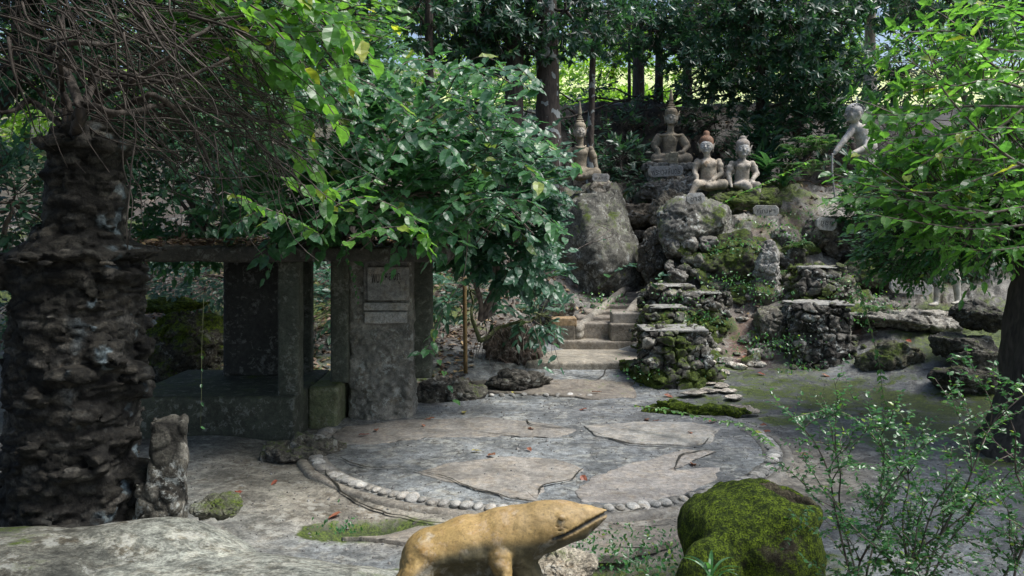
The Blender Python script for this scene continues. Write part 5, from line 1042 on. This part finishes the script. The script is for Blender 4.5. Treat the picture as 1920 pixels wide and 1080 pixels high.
# big dark tree at the right edge
e = empty('dark_tree', (5.6, 8.9, 0), 'thick black tree trunk cut by the right edge of the view', 'tree')
tr_ = Acc(); tubes(tr_, [(bez([(5.55, 9, -.3), (5.58, 9, .4), (5.68, 9.05, 1.4), (5.8, 9.1, 2.6), (6.0, 9.1, 4.4), (6.3, 9, 7)], 8), np.r_[np.linspace(.72, .42, 10), np.linspace(.41, .25, 30)])], 24, None, .35, 4); tr_.build('trunk', M_BARK, e)
lf, tw = Acc(), Acc()
for c, r, k in (((7.8, 9.4, 5.5), (2.2, 2.4, 1.0), 2400), ((7.4, 6.0, 5.4), (1.6, 2.0, .7), 700)):
    P, q = in_ell(k, c, r, .3); sprays(lf, tw, P, q, .4, 6, .17, 'alt', .45, 'mid', ntw=3); tubes(tw, [limb((6.1, 9, 4.6), c, .14, .06)], 6)
lf.build('crown', M_TREE, e, False); tw.build('branches', M_BARK, e)
# --- twiggy bush bottom right
e = empty('twiggy_bush', W(1640, 1120, 4.6), 'fine twiggy bush with tiny glossy leaves at the bottom right corner', 'bush')
lf, tw = Acc(), Acc(); B0 = W(1650, 1150, 4.6)
def twb(a, b, r, depth):
    P, rr = limb(a, b, r, r*.4, 6, .22, .10 if depth == 0 else .04); tubes(tw, [(P, rr)], 5); n = len(P)
    L_ = np.linalg.norm(np.asarray(b)-np.asarray(a)); m = int(L_/.022)
    if depth > 0 or L_ > .3:
        ts = np.linspace(.15, 1, m); idx = (ts*(n-1)).astype(int); Bp = P[idx]; Tn = norm(np.gradient(P, axis=0))[idx]
        for sg_ in (-1, 1):
            side = norm(np.cross(Tn, A(0, 0, 1)+.5*rnd(m)))*sg_; d = norm(Tn*.5+side+.35*rnd(m)); leaves(lf, Bp, d, norm(A(0, -.2, 1)+.6*rnd(m)), .030*RS.uniform(.5, 1.25, m), .55, 'mid')
    if depth < 2:
        for i in range(7 if depth == 0 else 4):
            t = RS.uniform(.2, 1); s = P[int(t*(n-1))]; d0 = norm(np.asarray(b)-np.asarray(a)); d = norm(d0*.6+rnd(1)[0]*.8+A(0, 0, .1)); twb(s, s+d*L_*RS.uniform(.25, .45), r*.5, depth+1)
for tx, ty, td in ((1490, 790, 4.4), (1560, 800, 4.7), (1640, 800, 4.5), (1700, 820, 4.8), (1920, 740, 4.3), (1900, 850, 4.7), (1800, 880, 4.5), (1560, 930, 4.3), (1740, 940, 4.3), (1620, 930, 4.6), (1950, 900, 4.8), (1690, 890, 4.9)):
    twb(B0+A(RS.uniform(-.15, .25), RS.uniform(-.1, .1), 0), W(tx, ty, td), .007, 0)
twb(B0+A(.7, 0, 0), W(1880, 760, 4.2), .008, 0); twb(B0+A(.6, 0, .1), W(1950, 960, 4.6), .008, 0)
lf.build('foliage', M_SMALL, e, False); tw.build('stems', M_TWIG, e)
sprig_plant('arching_shoot', 'long arching shoot with paired leaves above the twiggy bush', 'shoot', [[(1700, 900, 4.6), (1620, 800, 4.5), (1560, 770, 4.4), (1490, 782, 4.3)], [(1640, 960, 4.4), (1720, 850, 4.3), (1810, 790, 4.2), (1935, 735, 4.1)]], M_SMALL, M_TWIG, 34, .04, start=.1, opp=True, r=.005)
# --- background trees
def tree(px, pyb, d, r, mat, label, lean=0., top=-260, crown=None, leaf=.2, n=400, name='forest_tree', lm=None, style='whorl', group=None, m=9, tm='mid'):
    b = W(px, pyb, d); t = W(px+lean, top, d); x, y = b[0], b[1]; zb = hz(x, y)-.2; e = empty(name, (x, y, zb), label, 'tree', group); tr_ = Acc()
    P = bez([(x, y, zb), (x+(t[0]-x)*.25, y+.05, zb+(t[2]-zb)*.3), (x+(t[0]-x)*.7, y-.05, zb+(t[2]-zb)*.65), t], 8); rr = r*(1-.45*np.linspace(0, 1, len(P)))*(1+.5*np.exp(-np.linspace(0, 1, len(P))*14))
    tubes(tr_, [(P, rr)], 18, None, .22, int(px)); tr_.build('trunk', mat, e)
    lf, tw = Acc(), Acc(); cr = crown if crown is not None else [(t+A(0, 0, .3), (2.2, 2.0, 1.3), 1.)]; tot = sum(c[2] for c in cr)
    for c, q_, w in cr:
        Pp, q = in_ell(int(n*w/tot), c, q_, .35); sprays(lf, tw, Pp, q, .35, m, leaf, style, .36 if style == 'whorl' else .45, tm, .3, .3, ntw=1, tr=.006)
        s0 = P[int(len(P)*min(.95, max(.3, (np.asarray(c)[2]-zb)/(t[2]-zb))))]; tubes(tw, [limb(s0, c, r*.3, r*.1)], 6)
        for i in range(6): tubes(tw, [limb(c, np.asarray(c)+rnd(1)[0]*np.asarray(q_)*.8, r*.12, .008)], 5)
    if lf.n: lf.build('crown', lm or M_TREE, e, False)
    tw.build('branches', mat, e); return e
tree(1030, 345, 18.5, .31, M_SPOT, 'thickest forest tree with pale lichen blotches behind the leftmost statue', -8, crown=[pb(1060, 20, 18.2, 240, 150, 2, 1), pb(930, 60, 18, 180, 120, 2, .6)], n=330)
tree(962, 330, 18.2, .24, M_BARK, 'straight dark forest tree just left of the blotched trunk', 6, crown=[pb(900, 50, 18, 200, 160, 2, 1)], n=260)
tree(905, 330, 19.5, .19, M_BARK, 'slimmer dark forest tree above the roof shrub', -12, crown=[pb(860, 20, 19, 220, 120, 2, 1)], n=240)
tree(1106, 340, 20.5, .09, M_SPOT, 'thin pale leaning sapling behind the leftmost statue', 14, crown=[pb(1120, 40, 20, 160, 110, 1.6, 1)], n=140)
tree(805, 330, 17.0, .12, M_BARK, 'slender forest tree over the middle of the roof shrub', 0, crown=[pb(780, 20, 16.5, 200, 120, 2, 1)], n=120)
tree(660, 330, 16.0, .2, M_BARK, 'dark forest tree rising behind the roof shrub at upper left', 8, crown=[pb(640, -20, 15.5, 240, 90, 2, 1)], n=150)
tree(1235, 210, 23.6, .12, M_BARK, 'dark tree on the bank above the largest statue', 8, crown=[pb(1240, 60, 22, 240, 110, 2, 1)], n=260)
tree(1290, 190, 24.5, .14, M_BARK, 'dark twin tree on the bank right of the pointed crown', -4, crown=[pb(1300, 30, 22.5, 240, 130, 2, 1)], n=300)
tree(1180, 205, 25, .05, M_BARK, 'thin stem against the bright gap above the bank', 2, n=60)
tree(1432, 300, 20.5, .16, M_BARK, 'dark tree behind the broad-leaved plants right of the child statue', -12, crown=[pb(1430, 130, 20.6, 200, 190, 1.2, 1.2), pb(1350, 120, 21, 190, 150, 1.0, .8), pb(1520, 150, 18.8, 190, 150, 1.6, .8)], n=620, leaf=.2)
tree(1500, 240, 22, .15, M_BARK, 'dark tree behind the upper right foliage wall', 10, crown=[pb(1480, 40, 18.5, 260, 140, 2, 1.), pb(1380, 20, 18.5, 200, 120, 2, .7)], n=560, leaf=.2)
tree(1632, 100, 27, .2, M_PALEBARK, 'pale-barked tree in the bright opening at upper right', 2, crown=[pb(1640, 10, 26, 240, 60, 2, 1)], n=160, leaf=.3)
tree(1780, 60, 24, .12, M_BARK, 'leaning dark tree behind the upper right leaves', 30, crown=[pb(1800, 20, 20, 300, 90, 2, 1)], n=260)
tree(-60, 330, 13, .2, M_BARK, 'dark tree just outside the left edge behind the column', 30, top=-400, crown=[pb(60, 60, 11.5, 320, 240, 2, 1)], n=600, leaf=.16, style='alt', m=6)
tree(440, 320, 19, .17, M_BARK, 'forest tree far behind the twig tangle', 4, crown=[pb(430, 60, 18, 420, 200, 2, 1)], n=420)
# understory near the statues
cloud_plant('broadleaf_plant', 'stand of broad dark leaves filling the slope right of the child statue', 'plant', W(1490, 320, 19), [pb(1500, 235, 19, 210, 130, 1.4, 1), pb(1600, 190, 20, 240, 110, 1.6, .9), pb(1420, 300, 18.8, 90, 90, .8, .5), pb(1700, 130, 20, 200, 110, 1.6, .6)], M_TREE, M_BARK, .30, 620, .35, 6, 'alt', .34, 'mid', up=.6)
cloud_plant('broadleaf_plant', 'dark rosettes in the shade between the two crowned statues', 'plant', W(1165, 330, 20.5), [pb(1165, 300, 20.8, 110, 70, .9, 1), pb(1200, 340, 19.8, 60, 40, .6, .3)], M_TREE, M_BARK, .24, 110, .3, 6, 'alt', .34, 'mid', up=.3)
cloud_plant('bank_shrub', 'dark shrubbery along the crest of the bank', 'shrub', W(1250, 200, 23.5), [pb(1120, 165, 23, 60, 40, 1, .2), pb(1170, 255, 21.7, 110, 80, .5, .35), pb(1340, 230, 21.7, 120, 110, .6, .5), pb(1240, 205, 22.2, 250, 30, .6, .3), pb(1300, 150, 23.2, 150, 70, .8, .5), pb(1000, 170, 22, 180, 140, .8, .6), pb(880, 200, 20, 120, 160, .8, .3), pb(1420, 150, 23, 140, 120, 1.6, .8), pb(1330, 120, 24, 100, 60, 1.2, .4), pb(1550, 130, 23, 200, 110, 1.6, .7), pb(1000, 250, 21.5, 260, 170, 1.6, .8)], M_TREE, M_BARK, .2, 900, .35, 6, 'alt', .4, 'mid')
def strap_plant(px, py, d, n, L_, label, mat=M_FERN, ratio=.12, name='strap_leaf_plant', g=None):
    c = W(px, py, d); z = c; e = empty(name, c, label, 'plant', g); lf = Acc(); a = RS.uniform(0, 6.28, n); D = np.stack([np.cos(a), np.sin(a), RS.uniform(.35, 1.6, n)], 1); leaves(lf, z+.04*rnd(n)*A(1, 1, .2), D, norm(A(0, 0, 1)-.2*norm(D)), L_*RS.uniform(.6, 1.1, n), ratio, 'strap'); lf.build('leaves', mat, e, False)
for i, (px, py, d, n, L_) in enumerate(((1440, 325, 18.2, 26, .75), (1470, 350, 18.2, 22, .65), (1405, 345, 18.5, 16, .6))):
    strap_plant(px, py, d, n, L_, ['tallest sword-leaved clump behind the child statue', 'sword-leaved clump above the flat brown slab', 'small sword-leaved clump beside the child statue hip'][i], M_BUSH, .16)
def fern(px, py, d, nf, L_, label, name='fern', g='ferns on the slope', mat=None):
    c = W(px, py, d); e = empty(name, c, label, 'fern', g); lf, tw = Acc(), Acc()
    for i in range(nf):
        a = RS.uniform(0, 6.28); o = A(math.cos(a), math.sin(a), 0); l = L_*RS.uniform(.7, 1.1); P = bez([c, c+o*l*.35+A(0, 0, l*.45), c+o*l*.75+A(0, 0, l*.5), c+o*l+A(0, 0, l*.28)], 7); tubes(tw, [(P, .004)], 4)
        Tn = norm(np.gradient(P, axis=0)); t = np.linspace(.15, 1, 22); idx = (t*(len(P)-1)).astype(int)
        for s in (-1, 1): leaves(lf, P[idx], norm(np.cross(Tn[idx], A(0, 0, 1)))*s+Tn[idx]*.35-A(0, 0, .15), np.tile(A(0, 0, 1), (22, 1)), l*.26*np.sin(np.clip(t*1.1+.15, 0, 1)*math.pi)+.02, .26, 'mid')
    lf.build('fronds', mat or M_FERN, e, False); tw.build('stalks', M_GTWIG, e)
for i, (px, py, d, L_) in enumerate(((1500, 300, 17.6, .6), (1540, 290, 17.4, .65), (1520, 330, 17.0, .55), (1480, 330, 17.8, .5), (1560, 340, 16.6, .5), (1500, 470, 15.6, .3), (1470, 520, 15.2, .25), (1640, 590, 13.9, .3), (1345, 560, 14.7, .25))):
    fern(px, py, d, 10, L_, 'feathery green fern growing on the rocky statue slope')
# small ground plants
TUFT = {}
def tuft(px, py, d, n, L_, label, g, mat=M_SMALL):
    c = W(px, py, d); lf = TUFT.setdefault(g, Acc()); P = c+RS.normal(size=(n, 3))*A(1.1, .5, .4)*L_*1.2; D = norm(RS.normal(size=(n, 3))+A(0, -.2, .7)); leaves(lf, P, D, norm(A(0, -.3, 1)+.6*rnd(n)), L_*.36*RS.uniform(.5, 1.2, n), .5, 'mid')
rs = np.random.RandomState(8)
for px, py in [(1420, 640), (1425, 655), (1475, 640), (1350, 530), (1390, 525), (1555, 610), (1210, 690), (1220, 705), (1330, 690), (1500, 690), (1470, 430), (1500, 445), (1440, 420), (1330, 600), (1520, 400), (1640, 560), (1660, 580), (1600, 560), (1270, 560), (1300, 590), (1440, 560), (1385, 455), (1350, 470), (1410, 470), (1425, 540), (1140, 560), (1110, 570), (1450, 650), (1620, 600), (1580, 530)]:
    d = 13.0+(690-py)/340*3.6; tuft(px, py, d-.25, 60, .16, 'tiny green weed tuft on the statue slope', 'weed tufts on the slope')
for px, py, d in ((1150, 1040, 5.6), (1190, 1060, 5.4), (1230, 1030, 5.7), (1080, 1030, 5.7), (1130, 1010, 6), (1210, 1010, 6.0), (640, 990, 6.7), (1260, 1055, 5.2), (1240, 1080, 5)):
    tuft(px, py, d, 80, .10, 'tiny green weed tuft in the mossy hollow near the frog', 'weed tufts near the frog', M_FERN)
for g_, a_ in TUFT.items(): tag(a_.build('ground_cover', M_SMALL, None, False), 'tiny green '+g_, 'ground cover', kind='stuff')
strap_plant(1330, 1085, 4.4, 12, .22, 'small narrow-leaved plant in front of the mossy stump', M_SMALL, .1)
# grass-like seedlings over the conical boulder foot, litter
def litter(name, label, pts, L_, mat=M_LITTER, ratio=.5):
    lf = Acc(); P = np.array(pts); n = len(P); P[:, 2] = hgt(P[:, 0], P[:, 1])+RS.uniform(.005, .05, n); leaves(lf, P, norm(rnd(n)*A(1, 1, .3)), norm(A(0, 0, 1)+.5*rnd(n)), L_*RS.uniform(.6, 1.2, n), ratio, 'mid'); o = lf.build(name, mat, None, False); tag(o, label, 'leaf litter', kind='stuff')
n = 9000; X2 = RS.uniform(-8, 1.4, n); Y2 = RS.uniform(12.6, 20, n); kp = (X2 < -.6) | (Y2 > 15.2); X2 = X2[kp]; Y2 = Y2[kp]; n = len(X2); litter('leaf_litter', 'brown leaf litter on the shaded slope at left', np.c_[X2, Y2, 0*X2], .12)
n = 2600; X2 = RS.uniform(1.5, 9, n); Y2 = RS.uniform(18.5, 22.5, n); litter('leaf_litter', 'brown leaf litter on the shelf behind the statues', np.c_[X2, Y2, 0*X2], .12)
n = 500; X2 = RS.uniform(3.2, 7.2, n); Y2 = RS.uniform(13.8, 17.8, n); litter('leaf_litter', 'scattered dry leaves between the slope rocks', np.c_[X2, Y2, 0*X2], .09)
lf = Acc(); n = 1400; P = np.c_[RS.uniform(-4.7, -.7, n), RS.uniform(9.45, 11.9, n), 2.16+RS.uniform(0, .07, n)]; leaves(lf, P, norm(rnd(n)*A(1, 1, .3)), norm(A(0, 0, 1)+.4*rnd(n)), .12*RS.uniform(.6, 1.2, n), .5, 'mid'); o = lf.build('roof_leaf_litter', M_LITTER, None, False); tag(o, 'dry leaves heaped on the pavilion roof', 'leaf litter', kind='stuff')
# roots / sticks left of the stairs
tw = Acc(); lines = []
for i in range(70):
    a = W(RS.uniform(900, 1010), RS.uniform(605, 640), RS.uniform(13.3, 14)); lines.append(limb(a, a+A(RS.uniform(-.3, .3), RS.uniform(-.2, .1), -RS.uniform(.05, .7)), .008, .003, 5, .4))
tubes(tw, lines, 4); o = tw.build('hanging_roots', M_TWIG); tag(o, 'tangle of thin bare roots hanging left of the stairs', 'roots', kind='stuff')
# fallen leaves, one by one
FL = [(672, 820, .02), (870, 777, .95), (928, 860, .6), (815, 788, .5), (1000, 808, .5), (1330, 795, .4), (1240, 792, .5), (1215, 790, .6), (1425, 795, .5), (1445, 808, .4), (885, 850, .8), (990, 845, .4), (1090, 898, .3), (450, 930, .1), (520, 900, .2), (790, 800, .5), (1300, 875, .6), (1245, 740, .4), (1610, 778, .5), (1700, 710, .1), (1420, 716, .1),
      (1540, 718, .6), (1110, 740, .6), (960, 740, .9), (705, 808, .5), (1395, 700, .5), (1470, 765, .6), (640, 960, .4), (1290, 815, .5), (760, 765, .9), (1500, 850, .6), (1100, 770, .3)]
for i, (px, py, v) in enumerate(FL):
    c = G(px, py); c[2] = hz(c[0], c[1])+.03; lf = Acc(); n = 1; kind = 'red' if v < .15 else 'yellow' if v > .75 else 'dry brown'
    leaves(lf, c[None], norm(RS.normal(size=(1, 3))*A(1, 1, .1)), norm(A(0, 0, 1)+.35*rnd(1)), .13*RS.uniform(.7, 1.2), .5, 'near', v); o = lf.build('fallen_leaf', M_DRY, None, False)
    tag(o, kind+' fallen leaf lying on the grey rock floor', 'leaf', kind+' fallen leaves on the floor')
# far sunlit vegetation beyond the bank
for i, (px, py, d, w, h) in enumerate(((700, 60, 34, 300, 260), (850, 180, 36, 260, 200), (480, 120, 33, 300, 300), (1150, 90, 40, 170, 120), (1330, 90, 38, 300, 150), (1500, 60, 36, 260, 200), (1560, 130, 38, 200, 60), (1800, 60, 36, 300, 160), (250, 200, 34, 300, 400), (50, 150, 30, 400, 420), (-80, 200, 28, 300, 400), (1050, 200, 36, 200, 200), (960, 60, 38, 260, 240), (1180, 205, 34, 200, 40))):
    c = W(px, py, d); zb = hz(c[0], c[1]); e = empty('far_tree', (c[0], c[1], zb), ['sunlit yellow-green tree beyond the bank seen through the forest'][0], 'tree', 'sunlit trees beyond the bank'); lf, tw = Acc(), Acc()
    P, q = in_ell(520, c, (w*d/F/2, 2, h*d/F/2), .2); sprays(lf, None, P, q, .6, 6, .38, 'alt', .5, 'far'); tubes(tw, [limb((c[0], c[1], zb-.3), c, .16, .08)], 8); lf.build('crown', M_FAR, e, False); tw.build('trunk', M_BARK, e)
# trees added above and beside the view to shade column, pavilion and bank
for i, (c, r, k, lab) in enumerate((((-3.8, 1.4, 4.5), (3.6, 3.3, .7), 4200, 'low added shade tree left of the viewer and the stone column'), ((5.5, 24.4, 10.2), (4.5, 1.6, .9), 1500, 'added shade tree spreading over the earth bank behind the statues'), ((-4.6, 5.4, 6.2), (3.0, 4.2, 1.2), 3600, 'large added shade tree whose unseen crown spreads above the left of the view'), ((-4.5, 11, 6.8), (3.4, 3.2, 1.3), 2600, 'large added shade tree standing behind the pavilion at left'), ((-3.5, -.5, 5.6), (3.4, 2.5, 1.0), 1500, 'added shade tree standing left of the viewer'))):
    b = (c[0]-3, c[1], 0.2); e = empty('added_shade_tree', b, lab, 'tree'); lf, tw = Acc(), Acc(); tubes(tw, [limb(b, (c[0]-1.5, c[1], c[2]-.3), .25, .15, 7, .2)], 12, None, .2)
    P, q = in_ell(k, c, r, .15); sprays(lf, None, P, q, .4, 6, .2, 'alt', .5, 'mid')
    for j in range(12): tubes(tw, [limb((c[0]-1.5, c[1], c[2]-.3), A(*c)+rnd(1)[0]*A(*r)*.8, .07, .02)], 6)
    lf.build('crown', M_TREE, e, False); tw.build('trunk', M_BARK, e)
bpy.context.view_layer.update()
